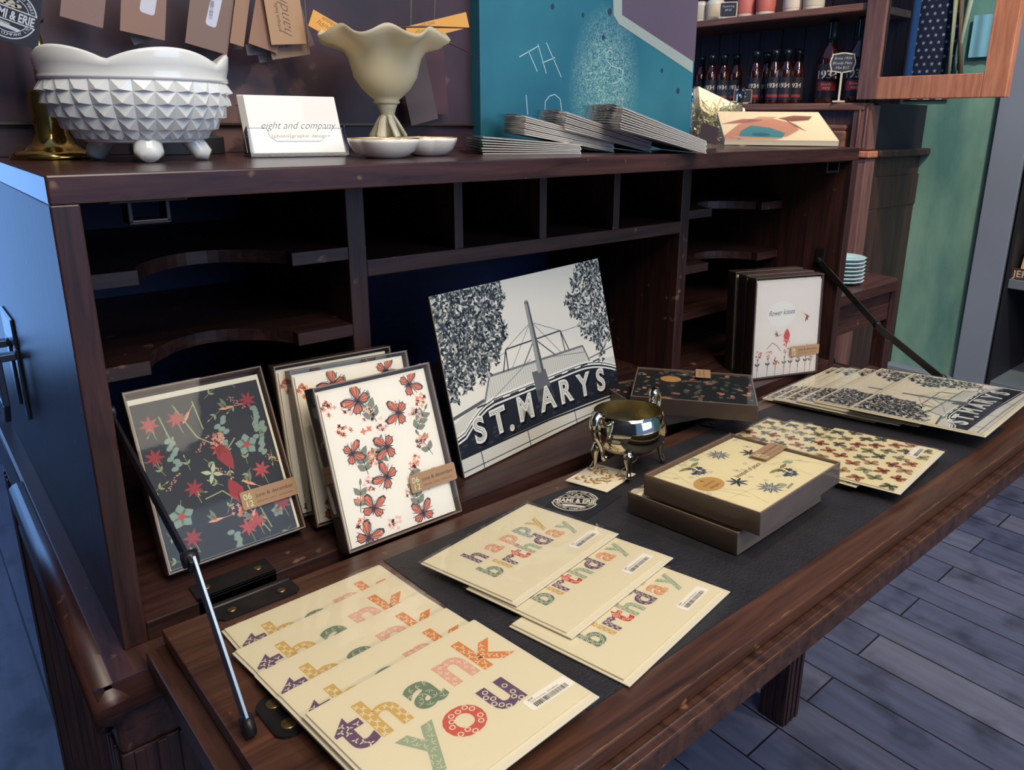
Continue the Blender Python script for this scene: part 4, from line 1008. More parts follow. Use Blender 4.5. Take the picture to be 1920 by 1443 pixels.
# frosted ruffled compote with kraft gift tags in it
vc = Vector((.3345, .150, H))
vp = on_z(715, 285, H)
cpm = Matrix.Translation((vp.x, vp.y, H)); 
vsz = 1.0
cv = thing('frosted_compote', 'frosted amber glass compote with a ruffled rim on a twisted leafy foot', 'vase', Matrix.Translation((.352, .170, H)) @ Matrix.Diagonal((.80, .80, .99, 1)))
def ruf(a, j):
    k = max(0, (j - 6) / 7) if j <= 13 else max(0, (20 - j) / 7)
    return 1 + .07 * k * math.cos(8 * a + .5)
vpro = [(.0155, .041), (.018, .043), (.0165, .046), (.022, .050), (.033, .060), (.042, .073), (.0455, .086), (.049, .096), (.055, .104), (.063, .1085), (.071, .112), (.078, .1150), (.083, .1190), (.0845, .1235),
        (.082, .1240), (.074, .1180), (.062, .1120), (.052, .104), (.044, .094), (.041, .084), (.038, .074), (.029, .062), (.012, .054), (0, .052)]
vpro = [(r, .1265 - (.1265 - z) * .86 if z > .03 else z) for r, z in vpro]
def vz(a, j):
    k = max(0, (j - 7) / 6) if j <= 13 else max(0, (19 - j) / 6)
    return .0055 * k * math.cos(8 * a + .5 + math.pi)
G().lathe(vpro, 112, rf=ruf, zf=vz).build('bowl', M_FROST, cv)
G().lathe([(0, .012), (.008, .013), (.0095, .022), (.0085, .038), (.012, .048), (.0155, .0545)], 24).build('stem', M_FROST, cv)
for i in range(6):
    t = 2 * math.pi * i / 6 + .3; u_ = t + .5
    P = [(.006 * math.cos(t), .006 * math.sin(t), .044), (.013 * math.cos(t + .15), .013 * math.sin(t + .15), .034), (.021 * math.cos(t + .3), .021 * math.sin(t + .3), .020), (.027 * math.cos(u_), .027 * math.sin(u_), .004)]
    G().tube(P, [.003, .0055, .0075, .005], 10, flat=.45).build('leaf_foot', M_FROST, cv)
def art_kraft(A, text='handmade', sub='antique bells'):
    A.lay(1); A.text(text, A.w * .12, A.h * .35, min(.016, A.h * .5), (84, 66, 52), 0, -.015, .5, sx=1.0); A.text(sub, A.w * .2, A.h * .75, .006, (84, 66, 52), 0, -.01)
TAGC = (172, 138, 102)
def pxtag(name, label, cat, p4, plane, col, artf=None, group=None, string=None, th=.0006):
    M, w, h = pxrect(p4, plane); r = thing(name, label, cat, M, group)
    A = Art(w, h, col, 0, th)
    if artf: artf(A)
    A.build('tag_card', r)
    if string: G().tube([M.inverted() @ Vector(q) for q in string], .0006, 6).build('string', M_STRING, r)
    return r
yp = lambda y: (lambda px, py: on_y(px, py, y))
GT = 'orange kraft tags sticking out of the compote'
def tilted(p4, z0, slope):  # a sheet that tips away from the viewer
    return None
pxtag('gift_tag', 'orange kraft tag poking out of the compote rim towards the left', 'tag', [(578, 48), (668, 98), (655, 55), (562, 3)], yp(.19), (222, 164, 84), lambda A: art_kraft(A, 'handmade', 'antique bells'), GT)
pxtag('gift_tag', 'orange kraft tag poking out of the compote rim towards the right', 'tag', [(768, 80), (880, 51), (849, 27), (745, 54)], yp(.19), (222, 164, 84), lambda A: art_kraft(A, 'thank you', 'with love'), GT)
v1 = on_y(712, 51, .18); v2 = on_y(888, 53, .17); v3 = on_y(815, 68, .185); v4 = on_y(899, 110, .18)
for a, b, lab in ((v1, v2, 'long thin brown twig lying across the compote rim'), (v3, v4, 'short dark twig drooping from the compote rim')):
    tag(G().tube([a, (a + b) / 2 + Vector((0, 0, .001)), b], [.0009, .001, .0005], 6).build('twig', M_WOODX), lab, 'twig')

# little scalloped porcelain dishes
def dish(px, py, R, label, rot):
    c = Vector((px, py, H)); d = thing('scalloped_dish', label, 'dish', Matrix.Translation((c.x, c.y, H)) @ Matrix.Rotation(rot, 4, 'Z'), 'white scalloped dishes on the desk top')
    lob = lambda a, j: 1 + (.11 * abs(math.cos(2.5 * a)) - .05) * (1 if j > 1 else .4)
    G().lathe([(R * .5, 0), (R * .62, .0015), (R * .86, .007), (R * .98, .015), (R, .0185), (R * .97, .0185), (R * .90, .0125), (R * .7, .006), (R * .4, .004), (0, .0038)], 70, rf=lob).build('bowl', M_PORC, d)
    g = G(); n = 70; pts = [(R * lob(2 * math.pi * i / n, 5) * .985 * math.cos(2 * math.pi * i / n), R * lob(2 * math.pi * i / n, 5) * .985 * math.sin(2 * math.pi * i / n), .0188) for i in range(n + 1)]
    g.tube(pts, .0004, 5); g.build('gilt_rim', M_BRASS, d); return d
dish(.300, .088, .0335, 'white scalloped porcelain dish nearest the business cards', .3)
dish(.3625, .1065, .0305, 'white scalloped porcelain dish beside the first bundle of cards', 1.2)

# bundles of sleeved cards fanned on the desk top
M_EDGE = plain('stacked_paper_edge', (242, 240, 236), .6)
bund = [('first bundle, lying flattest beside the white dish', (.5228, .0403), 0.0, .085, 7),
        ('second bundle, leaning on the first', (.5970, .0600), .180, .07, 9),
        ('third bundle, leaning on the second', (.634, .0330), .240, .07, 8),
        ('rightmost bundle, its end reaching the edge of the desk top', (.668, -.0230), .250, .10, 9)]
cproto = None
for bi, (lab, b2, t0, dt, n) in enumerate(bund):
    yaw = math.radians(-28); L = .112
    for k in range(n):
        tl_ = t0 + dt * k / n; base = .0006 + k * .00155 / math.cos(tl_)
        m = Matrix.Translation((b2[0] - .0009 * (k % 3), b2[1], H + base)) @ Matrix.Rotation(yaw, 4, 'Z') @ Matrix.Rotation(tl_, 4, 'Y') @ Matrix.Translation((-L, 0, 0))
        if cproto is None:
            cproto = thing('sleeved_card', 'x', 'greeting card', m, 'bundled cards on the desk top')
            g = G().box(0, 0, 0, L, .140, .0004); g.box(0, 0, .0008, L, .140, .0012); g.box(L - .001, 0, .0003, L, .140, .0009)
            g.build('folded_card', M_EDGE, cproto)
            e = G(); e.add([(-.001, -.0008, .0013), (L + .001, -.0008, .0013), (L + .001, .141, .0013), (-.001, .141, .0013), (-.012, .01, .0009), (-.012, .13, .0009)], [(0, 1, 2, 3), (0, 3, 5, 4)]); e.build('clear_sleeve', M_FILM, cproto)
            o = cproto
        else: o = dup(cproto, None, m)
        o['label'] = ('%s sleeved card of the %s' % ('topmost' if k == n - 1 else 'lowest' if k == 0 else 'inner', lab)).replace('  ', ' ')
        o['group'] = 'sleeved cards of the %s' % lab.split(',')[0]

# cow art print, and its neighbours at the right end
cw = Matrix.Translation((-.004, -.016, .0100)) @ lean_m(.961, .174, -.85, 1.31, H, -.0006 / math.sin(1.31))
ct = thing('cow_print', 'sleeved art print of a brown and teal painted cow lying at the right end', 'picture', cw)
A = Art(.176, .175, (232, 218, 188), 0, .003); w, h = A.w, A.h
A.lay(1); A.p([(0, .02), (.03, .09), (.06, .12), (.09, .13), (.12, .10), (.125, .06), (.10, .02), (.06, .0), (0, 0)], (196, 146, 124))
A.lay(2); A.p([(.02, .0), (.03, .05), (.05, .085), (.08, .07), (.10, .04), (.09, .01)], (78, 140, 150)); A.p([(.0, .09), (.04, .125), (.075, .12), (.05, .10)], (168, 118, 110)); A.p([(.045, .115), (.07, .14), (.10, .14), (.085, .12)], (206, 156, 136))
A.lay(3); A.p([(.10, .13), (.13, .15), (.16, .145), (.15, .12), (.12, .11)], (140, 92, 84)); A.p([(.11, .125), (.125, .09), (.135, .05), (.12, .08)], (150, 104, 92)); A.ell(.06, .03, .015, .01, (60, 110, 124)); A.p([(.01, .02), (.03, .0), (.08, .0), (.09, .012), (.05, .015)], (206, 160, 130))
A.build('art_sheet', ct, M_INKS); sleeve(.178, .177, .001, ct)
G().box(.0, .0, -.0085, .176, .175, -.0032).build('backing_board', M_CREAM, ct)
pxtag('hang_tag', 'plain dark curved tag lying against the straw-filled gift pack', 'tag', [(1312, 262), (1342, 272), (1371, 238), (1337, 236)], yp(.115), (66, 54, 56))
gp = thing('gift_pack', 'clear gift pack of straw shred and a rolled map paper beside the teal panel', 'gift pack', Matrix.Translation((on_y(1338, 225, .345).x, .345, H)) @ Matrix.Rotation(.2, 4, 'Z') @ Matrix.Scale(1.12, 4))
rd = random.Random(31); g = G()
for _ in range(340):
    a = rd.random() * 6.28; z = rd.random() * .052 + .003; r = (.052 if z < .04 else .045) * rd.random() ** .4; x, y = r * math.cos(a), r * .8 * math.sin(a)
    b = rd.random() * 6.28; L = .012 + .02 * rd.random(); q = (x + L * math.cos(b) * .6, y + L * math.sin(b) * .6, min(.075, max(.002, z + rd.uniform(-.015, .018))))
    mid = ((x + q[0]) / 2 + rd.uniform(-.008, .008), (y + q[1]) / 2 + rd.uniform(-.008, .008), max(.003, (z + q[2]) / 2 + rd.uniform(-.004, .01)))
    g.tube([(x, y, z), mid, q], .0022, 4, flat=.25)
so = g.build('straw_shred', plain('straw', (236, 224, 186), .7, var=.3, vscale=60), gp); so['kind'] = 'stuff'
mm = Matrix.Translation((-.055, .0, .052)) @ Matrix.Rotation(math.radians(-22), 4, 'Z') @ Matrix.Rotation(math.radians(17), 4, 'Y') @ Matrix.Rotation(math.radians(62), 4, 'X')
A = Art(.118, .046, (236, 222, 182), 0, .012); rd = random.Random(4); A.lay(1)
for _ in range(14): x, y = rd.random() * .11, rd.random() * .04; A.line((x, y), (x + rd.uniform(-.02, .02), y + rd.uniform(-.02, .02)), .0008, (120, 112, 96))
A.lay(2); A.rect(.03, .0, .004, .05, (206, 160, 110), -.5); A.rect(.08, .004, .024, .014, (70, 66, 60)); A.lay(3); A.text('MARKS', .082, .007, .008, (226, 214, 184), 0, .01)
mp_ = A.build('map_paper', gp); mp_.matrix_basis = mm
g = G().lathe([(.056, .001), (.060, .03), (.056, .065), (.060, .09)], 28, smooth=True); g.v = [(x * (1 + .05 * math.sin(z * 90 + x * 60)), y * .8, z) for x, y, z in g.v]; g.f = g.f[:28 * 3]; g.m = g.m[:84]; g.c = g.c[:84]; g.sm = g.sm[:84]
g.build('cellophane', M_FILM, gp)

# stained dark board and teal steel panel standing on the desk top
def stained():
    m, t, b = newmat('stained_dark_board'); tc = t.nodes.new('ShaderNodeTexCoord')
    n = t.nodes.new('ShaderNodeTexNoise'); n.inputs['Scale'].default_value = 7; n.inputs['Detail'].default_value = 6; t.links.new(tc.outputs['Object'], n.inputs['Vector'])
    r = t.nodes.new('ShaderNodeValToRGB'); e = r.color_ramp.elements; e[0].position = .3; e[0].color = srgb(30, 26, 40); e[1].position = .58; e[1].color = srgb(62, 42, 54)
    for p, c in ((.625, (64, 46, 54)), (.645, (108, 80, 78)), (.9, (124, 94, 84))): q = e.new(p); q.color = srgb(*c)
    t.links.new(n.outputs['Fac'], r.inputs[0]); t.links.new(r.outputs[0], b.inputs['Base Color']); b.inputs['Roughness'].default_value = .5; return m
db = thing('dark_board', 'dark stained wooden board standing on the desk top behind the compote', 'board', Matrix.Translation((0, .27, H)))
G().box(-.12, 0, 0, .548, .015, .62).build('panel', stained(), db, bevel=.001)
G().box(-.12, -.006, .029, .548, -.0005, .0312).build('brass_ledge', plain('tarnished_brass', (96, 84, 66), .35, .8), db)
def teal():
    m, t, b = newmat('teal_painted_steel'); tc = t.nodes.new('ShaderNodeTexCoord')
    n = t.nodes.new('ShaderNodeTexNoise'); n.inputs['Scale'].default_value = 5; n.inputs['Detail'].default_value = 6; t.links.new(tc.outputs['Object'], n.inputs['Vector'])
    r = t.nodes.new('ShaderNodeValToRGB'); e = r.color_ramp.elements; e[0].position = .35; e[0].color = srgb(34, 98, 124); e[1].position = .68; e[1].color = srgb(52, 124, 140)
    q = e.new(.72); q.color = srgb(54, 126, 142); t.links.new(n.outputs['Fac'], r.inputs[0])
    # rubbed patch: fine pale scratches inside an oval, its specular sheen painted in too
    mp = t.nodes.new('ShaderNodeMapping'); mp.inputs['Location'].default_value = (-.236 / .075, 0, -.085 / .115); mp.inputs['Scale'].default_value = (1 / .075, 0, 1 / .115)
    t.links.new(tc.outputs['Object'], mp.inputs[0]); ln = t.nodes.new('ShaderNodeVectorMath'); ln.operation = 'LENGTH'; t.links.new(mp.outputs[0], ln.inputs[0])
    mr = t.nodes.new('ShaderNodeMapRange'); mr.inputs[1].default_value = .45; mr.inputs[2].default_value = 1.05; mr.inputs[3].default_value = 1; mr.inputs[4].default_value = 0; t.links.new(ln.outputs['Value'], mr.inputs[0])
    n2 = t.nodes.new('ShaderNodeTexNoise'); n2.inputs['Scale'].default_value = 170; n2.inputs['Detail'].default_value = 4; n2.inputs['Distortion'].default_value = 3; t.links.new(tc.outputs['Object'], n2.inputs['Vector'])
    m2 = t.nodes.new('ShaderNodeMapRange'); m2.inputs[1].default_value = .42; m2.inputs[2].default_value = .68; t.links.new(n2.outputs['Fac'], m2.inputs[0])
    mu = t.nodes.new('ShaderNodeMath'); mu.operation = 'MULTIPLY'; t.links.new(mr.outputs[0], mu.inputs[0]); t.links.new(m2.outputs[0], mu.inputs[1])
    mx = t.nodes.new('ShaderNodeMix'); mx.data_type = 'RGBA'; t.links.new(mu.outputs[0], mx.inputs[0]); t.links.new(r.outputs[0], mx.inputs[6]); mx.inputs[7].default_value = srgb(168, 208, 196)
    t.links.new(mx.outputs[2], b.inputs['Base Color']); b.inputs['Roughness'].default_value = .42; b.inputs['Metallic'].default_value = .1; return m
TY = .250
tp0 = on_y(902, 283, TY); tp1 = on_y(1292, 275, TY)
tm = Matrix.Translation((tp0.x, TY, H)); TWD = tp1.x - tp0.x
tp = thing('teal_steel_panel', 'teal painted steel panel scratched with the word THIS, standing behind the card bundles', 'panel', tm)
G().box(0, 0, 0, TWD, .022, .55).build('steel_plate', teal(), tp, bevel=.001)
AM = tm @ Matrix(((1, 0, 0, 0), (0, 0, -1, 0), (0, 1, 0, 0), (0, 0, 0, 1)))
L_ = lambda px, py: (lambda q: (q.x - tp0.x, q.z - H))(on_y(px, py, TY))
A = Art(TWD, .55, (90, 78, 96), 0.0004, 0); A.lay(0)
edge = [(1148, -60), (1150, 28), (1160, 45), (1225, 88), (1298, 137)]
A.p([L_(*q) for q in edge] + [(TWD, .55), L_(1148, -60)], (154, 168, 164)); A.lay(1)
A.p([L_(*q) for q in [(1166, -60), (1166, 28), (1230, 70), (1302, 117)]] + [(TWD, .55)], (96, 86, 104)); A.lay(2)
CH_ = (170, 206, 212)
for pts in ([(973, 107), (1008, 87)], [(990, 95), (1007, 134)], [(1008, 83), (1024, 138)], [(1024, 80), (1052, 145)], [(1016, 118), (1040, 108)], [(986, 178), (989, 215)], [(1021, 215), (1022, 190), (1030, 180), (1040, 177), (1050, 186), (1053, 208)],
            [(1150, 100), (1142, 94), (1136, 100), (1137, 113), (1146, 124), (1160, 128), (1167, 132), (1166, 146), (1156, 155), (1147, 157)]):
    A.pline([L_(*q) for q in pts], .0013, CH_)
for q in ((1155, 207), (1184, 212), (1166, 186)): A.ell(*L_(*q), .0022, .003, (190, 170, 160))
for q, r in (((1241, 132), .0028), ((1271, 170), .004), ((1143, 22), .004), ((1131, 70), .003), ((1036, 12), .003), ((1093, 28), .0025)): A.ell(*L_(*q), r, r * 1.2, (52, 60, 84))
o = A.build('old_paint_patch', tp, M_INKS); o.matrix_basis = Matrix(((1, 0, 0, 0), (0, 0, -1, 0), (0, 1, 0, 0), (0, 0, 0, 1)))

# kraft tags hanging in front of the board from a rod above
tag(G().tube([(-.12, .215, 1.47), (.60, .215, 1.47)], .004, 10).box(-.116, .215, 1.466, -.112, .27, 1.474).box(.54, .215, 1.466, .544, .27, 1.474).build('hanging_rod', M_IRON), 'thin iron rod fixed across the dark board holding the hanging tags', 'rod')
HT = 'kraft tags hanging in front of the dark board'
tags = [([(112, 30), (193, 53), (199, -40), (118, -60)], .230, (128, 104, 98), 'leftmost plain kraft tag', 0), ([(240, 62), (252, 85), (305, 72), (292, 30)], .236, (120, 116, 112), 'grey tag behind the stickered kraft tag', 0),
        ([(225, 57), (309, 76), (310, -40), (226, -50)], .224, (138, 110, 98), 'kraft tag with a blank white sticker', 1), ([(347, 80), (426, 103), (429, -30), (350, -50)], .222, (128, 106, 98), 'kraft tag with a barcode sticker', 2),
        ([(431, 80), (457, 88), (464, 30), (434, -30)], .219, (156, 122, 100), 'narrow kraft tag right of the barcode tag', 0), ([(466, 81), (520, 100), (530, -20), (470, -40)], .214, (150, 116, 96), 'kraft tag left of the handwritten one', 0),
        ([(460, 84), (464, 104), (508, 95), (500, 60)], .226, (112, 108, 106), 'low grey tag left of the others', 0), ([(482, 100), (487, 118), (536, 114), (530, 60)], .230, (116, 110, 106), 'lowest grey tag of the cluster', 0),
        ([(506, 92), (511, 112), (575, 105), (568, 40)], .218, (150, 124, 104), 'kraft tag just under the handwritten one', 0), ([(509, 84), (575, 82), (552, -50), (488, -40)], .208, (176, 142, 110), 'handwritten kraft tag in front of the cluster', 3),
        ([(573, 90), (590, 85), (562, 8), (548, 12)], .234, (106, 82, 82), 'brown tag at the right of the cluster', 0), ([(438, 92), (455, 93), (456, 70), (440, 70)], .236, (120, 112, 104), 'small end of a hidden tag', 0)]
for p4, y, c, lab, k in tags:
    def af(A, k=k):
        A.lay(1)
        if k == 1: A.rrect(A.w * .40, A.h * .42, A.w * .34, A.h * .6, .003, (196, 196, 206), -.1)
        if k == 2:
            A.rrect(A.w * .40, A.h * .36, A.w * .26, A.h * .62, .003, (196, 200, 216), -.1); A.lay(2); rd = random.Random(2)
            for i in range(16): A.rect(A.w * .46, A.h * (.46 + .018 * i), A.w * .09, A.h * rd.choice((.005, .009)), (50, 54, 66))
        if k == 3: A.text('handmade', A.w * .62, A.h * .12, .016, (92, 76, 64), math.pi / 2, -.015, .5); A.text('antique bells', A.w * .34, A.h * .2, .0055, (92, 76, 64), math.pi / 2, 0)
    M_, w_, h_ = pxrect(p4, yp(y)); top = M_ @ Vector((w_ / 2, h_ * .96, .0)); 
    pxtag('gift_tag', lab + ' hanging above the desk top', 'tag', p4, yp(y), c, af, HT, string=[top, Vector((top.x, (top.y + .215) / 2, 1.455 if top.z < 1.4 else top.z + .02)), Vector((top.x, .215, max(1.474, top.z + .01)))])
for p4, y, c, lab in (([(772, 236), (822, 222), (800, 86), (750, 100)], .245, (84, 74, 76), 'reflection of a kraft tag, added as a dim tag behind the right of the compote'), ([(800, 216), (841, 213), (806, 80), (780, 90)], .255, (78, 54, 62), 'reflection of a narrow brown tag, added as a dim tag behind the compote')):  # tag reflections put in as tags, with their shade in the colour
    M_, w_, h_ = pxrect(p4, yp(y)); top = M_ @ Vector((w_ / 2, h_ * .96, 0)); pxtag('gift_tag', lab, 'tag', p4, yp(y), c, None, HT, string=[top, Vector((top.x, .225, 1.40)), Vector((top.x, .215, 1.474))])  # added tags standing in for reflections, their strings added too
lg = pxtag('hang_tag', 'large black card with the round white shop logo at the upper left', 'tag', [(-60, 60), (72, 92), (90, -40), (-40, -70)], yp(.200), (26, 30, 44), None, None)
A = Art(.12, .10, (20, 20, 20), 0, 0); A.clipto = False
Mt = lg.matrix_basis; c0 = local(Mt, 17, 26); c1 = local(Mt, 69, 30)
art_logo(A, c0[0], c0[1], math.hypot(c1[0] - c0[0], c1[1] - c0[1]) * .98, -.12, (176, 186, 200)); o = A.build('printed_logo', lg); o.matrix_basis = Matrix.Translation((0, 0, .0002))
G().tube([Mt.inverted() @ Vector(q) for q in ((on_y(10, -45, .2)), (on_y(10, -45, .2) + Vector((0, .01, .04))), Vector((on_y(10, -45, .2).x, .215, 1.474)))], .0006, 6).build('string', M_STRING, lg)

# ================================================================== BACKGROUND: CABINET, TABLE, SHELVES
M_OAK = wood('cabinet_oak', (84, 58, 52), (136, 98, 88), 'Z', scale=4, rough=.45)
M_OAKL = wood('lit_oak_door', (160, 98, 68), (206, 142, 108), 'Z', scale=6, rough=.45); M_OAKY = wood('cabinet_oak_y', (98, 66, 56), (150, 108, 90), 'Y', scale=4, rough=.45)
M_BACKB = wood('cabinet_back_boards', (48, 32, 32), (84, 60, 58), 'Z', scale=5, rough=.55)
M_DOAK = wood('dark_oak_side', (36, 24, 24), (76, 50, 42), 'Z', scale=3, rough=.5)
CX0, CX1, CY0, CY1 = 2.2, XW - .001, .545, 1.9
cb = thing('oak_cabinet', 'old oak display cabinet with bottles on its ledge against the right wall', 'cabinet')
g = G()
for k in range(15): g.box(CX0 + .26, CY0 + .02 + k * .09, 1.18, CX0 + .272, CY0 + .02 + k * .09 + .087, 2.2)
g.build('back_boards', M_BACKB, cb)
G().box(CX0 - .01, CY0, 1.160, CX0 + .27, CY1, 1.182).build('bottle_ledge', M_OAKY, cb, bevel=.004)
us = on_x(1305, 40, CX0).z
G().box(CX0 - .005, CY0 + .02, us - .022, CX0 + .26, CY1, us).build('upper_shelf', M_OAKY, cb, bevel=.003)
G().box(CX0 + .03, CY0 + .02, .0, CX0 + .05, CY1, 1.160).build('lower_front_panel', M_OAK, cb)
g = G().box(CX0 + .005, CY0 + .06, .98, CX0 + .031, CY1, 1.10).box(CX0 + .012, CY0 + .06, 1.10, CX0 + .031, CY1, 1.12); g.build('raised_drawer_front', M_OAKY, cb, bevel=.008)
g = G().box(CX0 - .005, CY0 - .02, 1.045, CX0 + .05, CY0 + .035, 1.175)
for k in (0.012, .034): g.tube([(CX0 - .006, CY0 - .02 + k, 1.05), (CX0 - .006, CY0 - .02 + k, 1.172)], .004, 8)
g.build('reeded_pilaster', M_OAK, cb, bevel=.002)
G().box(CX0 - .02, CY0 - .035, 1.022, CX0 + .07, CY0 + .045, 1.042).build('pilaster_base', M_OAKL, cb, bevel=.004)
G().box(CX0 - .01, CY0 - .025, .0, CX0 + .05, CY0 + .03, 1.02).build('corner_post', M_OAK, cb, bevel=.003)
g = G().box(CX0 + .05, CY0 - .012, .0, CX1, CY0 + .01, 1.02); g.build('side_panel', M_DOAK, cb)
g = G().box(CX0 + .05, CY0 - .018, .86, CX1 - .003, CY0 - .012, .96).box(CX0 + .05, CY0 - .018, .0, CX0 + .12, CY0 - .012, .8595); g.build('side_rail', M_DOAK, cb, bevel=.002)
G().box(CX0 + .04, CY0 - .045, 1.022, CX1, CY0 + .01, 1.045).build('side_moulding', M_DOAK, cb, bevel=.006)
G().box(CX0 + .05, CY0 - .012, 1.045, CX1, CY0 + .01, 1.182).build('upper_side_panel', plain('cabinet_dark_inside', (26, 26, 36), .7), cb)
# glazed door swung open, hinged at the corner post
DY0 = Vector((2.2, .568)); DY1 = Vector((2.160, .150)); dyaw = math.atan2(DY1.y - DY0.y, DY1.x - DY0.x); DWd = (DY1 - DY0).length
dm = Matrix.Translation((DY0.x - .006, DY0.y + .002, 1.1905)) @ Matrix.Rotation(dyaw, 4, 'Z')
g = G().box(0, -.012, 0, .062, .012, .95); do = g.build('glazed_door', M_OAK, cb, matrix=dm, bevel=.002)
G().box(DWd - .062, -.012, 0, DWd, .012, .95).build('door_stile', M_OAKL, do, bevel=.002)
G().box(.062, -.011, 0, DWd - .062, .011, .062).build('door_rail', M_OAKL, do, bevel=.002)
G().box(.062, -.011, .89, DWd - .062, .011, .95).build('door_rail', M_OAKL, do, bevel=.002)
G().box(.060, -.002, .060, DWd - .060, .002, .892).build('glass_pane', film('old_window_glass', (.86, .93, .97), .0, .05, 1.3, .05), do)

# bottles of sauce with black caps and printed labels
M_SAUCE = plain('dark_red_sauce_glass', (44, 15, 14), .08, coat=.6); M_CAP = plain('black_shrink_cap', (14, 22, 28), .28); M_CAPG = plain('green_black_neck', (10, 30, 30), .18, coat=.5)
def label_wrap(A, R, z0):  # bend a flat label round a bottle, centred on the -X side
    g = G(); g.f, g.m, g.c, g.sm = A.g.f, A.g.m, A.g.c, A.g.sm
    for x, y, z in A.g.v:
        t = (x - A.w / 2) / R + math.pi; rr = R + .0004 + z; g.v.append((rr * math.cos(t) * 1.0, -rr * math.sin(t) * -1.0, z0 + y))
    return g
def bottle(R, Ht, big):
    b = thing('sauce_bottle', 'x', 'bottle', Matrix.Identity(4))
    if big: pr_ = [(0, 0), (R * .9, 0), (R, .006), (R, Ht * .52), (R * .93, Ht * .56), (R * .45, Ht * .70), (R * .36, Ht * .74), (R * .36, Ht * .985), (0, Ht * .985)]; ck = [(R * .40, Ht * .72), (R * .42, Ht * .80), (R * .38, Ht * .92), (R * .44, Ht * .94), (R * .44, Ht), (0, Ht)]
    else: pr_ = [(0, 0), (R * .9, 0), (R, .005), (R, Ht * .60), (R * .9, Ht * .65), (R * .55, Ht * .76), (R * .50, Ht * .80), (R * .50, Ht * .98), (0, Ht * .98)]; ck = [(R * .54, Ht * .78), (R * .56, Ht * .90), (R * .62, Ht * .91), (R * .62, Ht), (0, Ht)]
    G().lathe(pr_, 24).build('glass_body', M_SAUCE, b); G().lathe(ck, 20).build('cap', M_CAPG if big else M_CAP, b)
    lw = R * 3.6; lh = Ht * (.40 if big else .42); nx = 24
    A = Art(lw, lh, (40, 42, 48), 0, 0); A.lay(0)
    for i in range(nx): A.p([(lw * i / nx, 0), (lw * (i + 1) / nx, 0), (lw * (i + 1) / nx, lh), (lw * i / nx, lh)], (40, 42, 50))
    A.lay(6); A.text('1934', lw / 2, lh * (.56 if big else .55), R * (1.02 if big else .85), (216, 210, 196), 0, .02, align='c')
    if big or True:
        A.lay(3)
        for i in range(10): x0 = lw / 2 - R * .85 + R * .17 * i; A.p([(x0, lh * .2), (x0 + R * .17, lh * .2), (x0 + R * .17, lh * .48), (x0, lh * .48)] if big else [(x0, lh * .12), (x0 + R * .12, lh * .12), (x0 + R * .12, lh * .24), (x0, lh * .24)], (178, 58, 58))
        A.lay(7)
        if big: A.text('bloody', lw / 2, lh * .36, R * .34, (224, 190, 180), 0, .01, align='c'); A.text('mary', lw / 2, lh * .25, R * .34, (224, 190, 180), 0, .01, align='c')
        A.text('HOUSE SAUCE' if 0 else '', 0, 0, 1, (0, 0, 0)) if 0 else None
    label_wrap(A, R, Ht * .07).build('label', M_INKS, b)
    return b
sm_b = bottle(.0228, .170, False); bg_b = bottle(.035, .252, True); firsts = {id(sm_b): True, id(bg_b): True}
zt = 1.1832
spots = [(1311, .06, 0, 'leftmost small sauce bottle, half hidden by the teal panel'), (1330, .03, 0, 'small sauce bottle second from the teal panel'), (1353, .05, 0, 'small sauce bottle above the map paper'), (1376, .075, 0, 'small sauce bottle left of the little chalkboard'),
         (1412, .015, 0, 'small sauce bottle at the left front of the middle cluster'), (1432, .085, 0, 'small sauce bottle behind the front pair of the middle cluster'), (1447, .015, 0, 'second front sauce bottle of the middle cluster'), (1469, .03, 0, 'third sauce bottle from the left of the middle cluster'), (1490, .06, 0, 'last sauce bottle at the right of the middle cluster'),
         (1548, .05, 1, 'tall bloody-mary bottle left of the chalkboard sign'), (1601, .05, 1, 'tall bloody-mary bottle beside the open cabinet door'), (1624, .125, 1, 'tall bloody-mary bottle partly behind the open cabinet door')]
for px, dx, big, lab in spots:
    y = on_x(px, 190, CX0 + dx + .02).y; pr0 = bg_b if big else sm_b; m = Matrix.Translation((CX0 + dx + .02, y, zt)) @ Matrix.Rotation(math.atan2(y - CAMLOC.y, CX0 + dx - CAMLOC.x) * .8, 4, 'Z')
    if firsts.pop(id(pr0), None): o = pr0; o.matrix_basis = m; o['label'] = lab
    else: o = dup(pr0, lab, m)
    o['group'] = 'tall bloody-mary bottles' if big else 'small sauce bottles on the cabinet ledge'
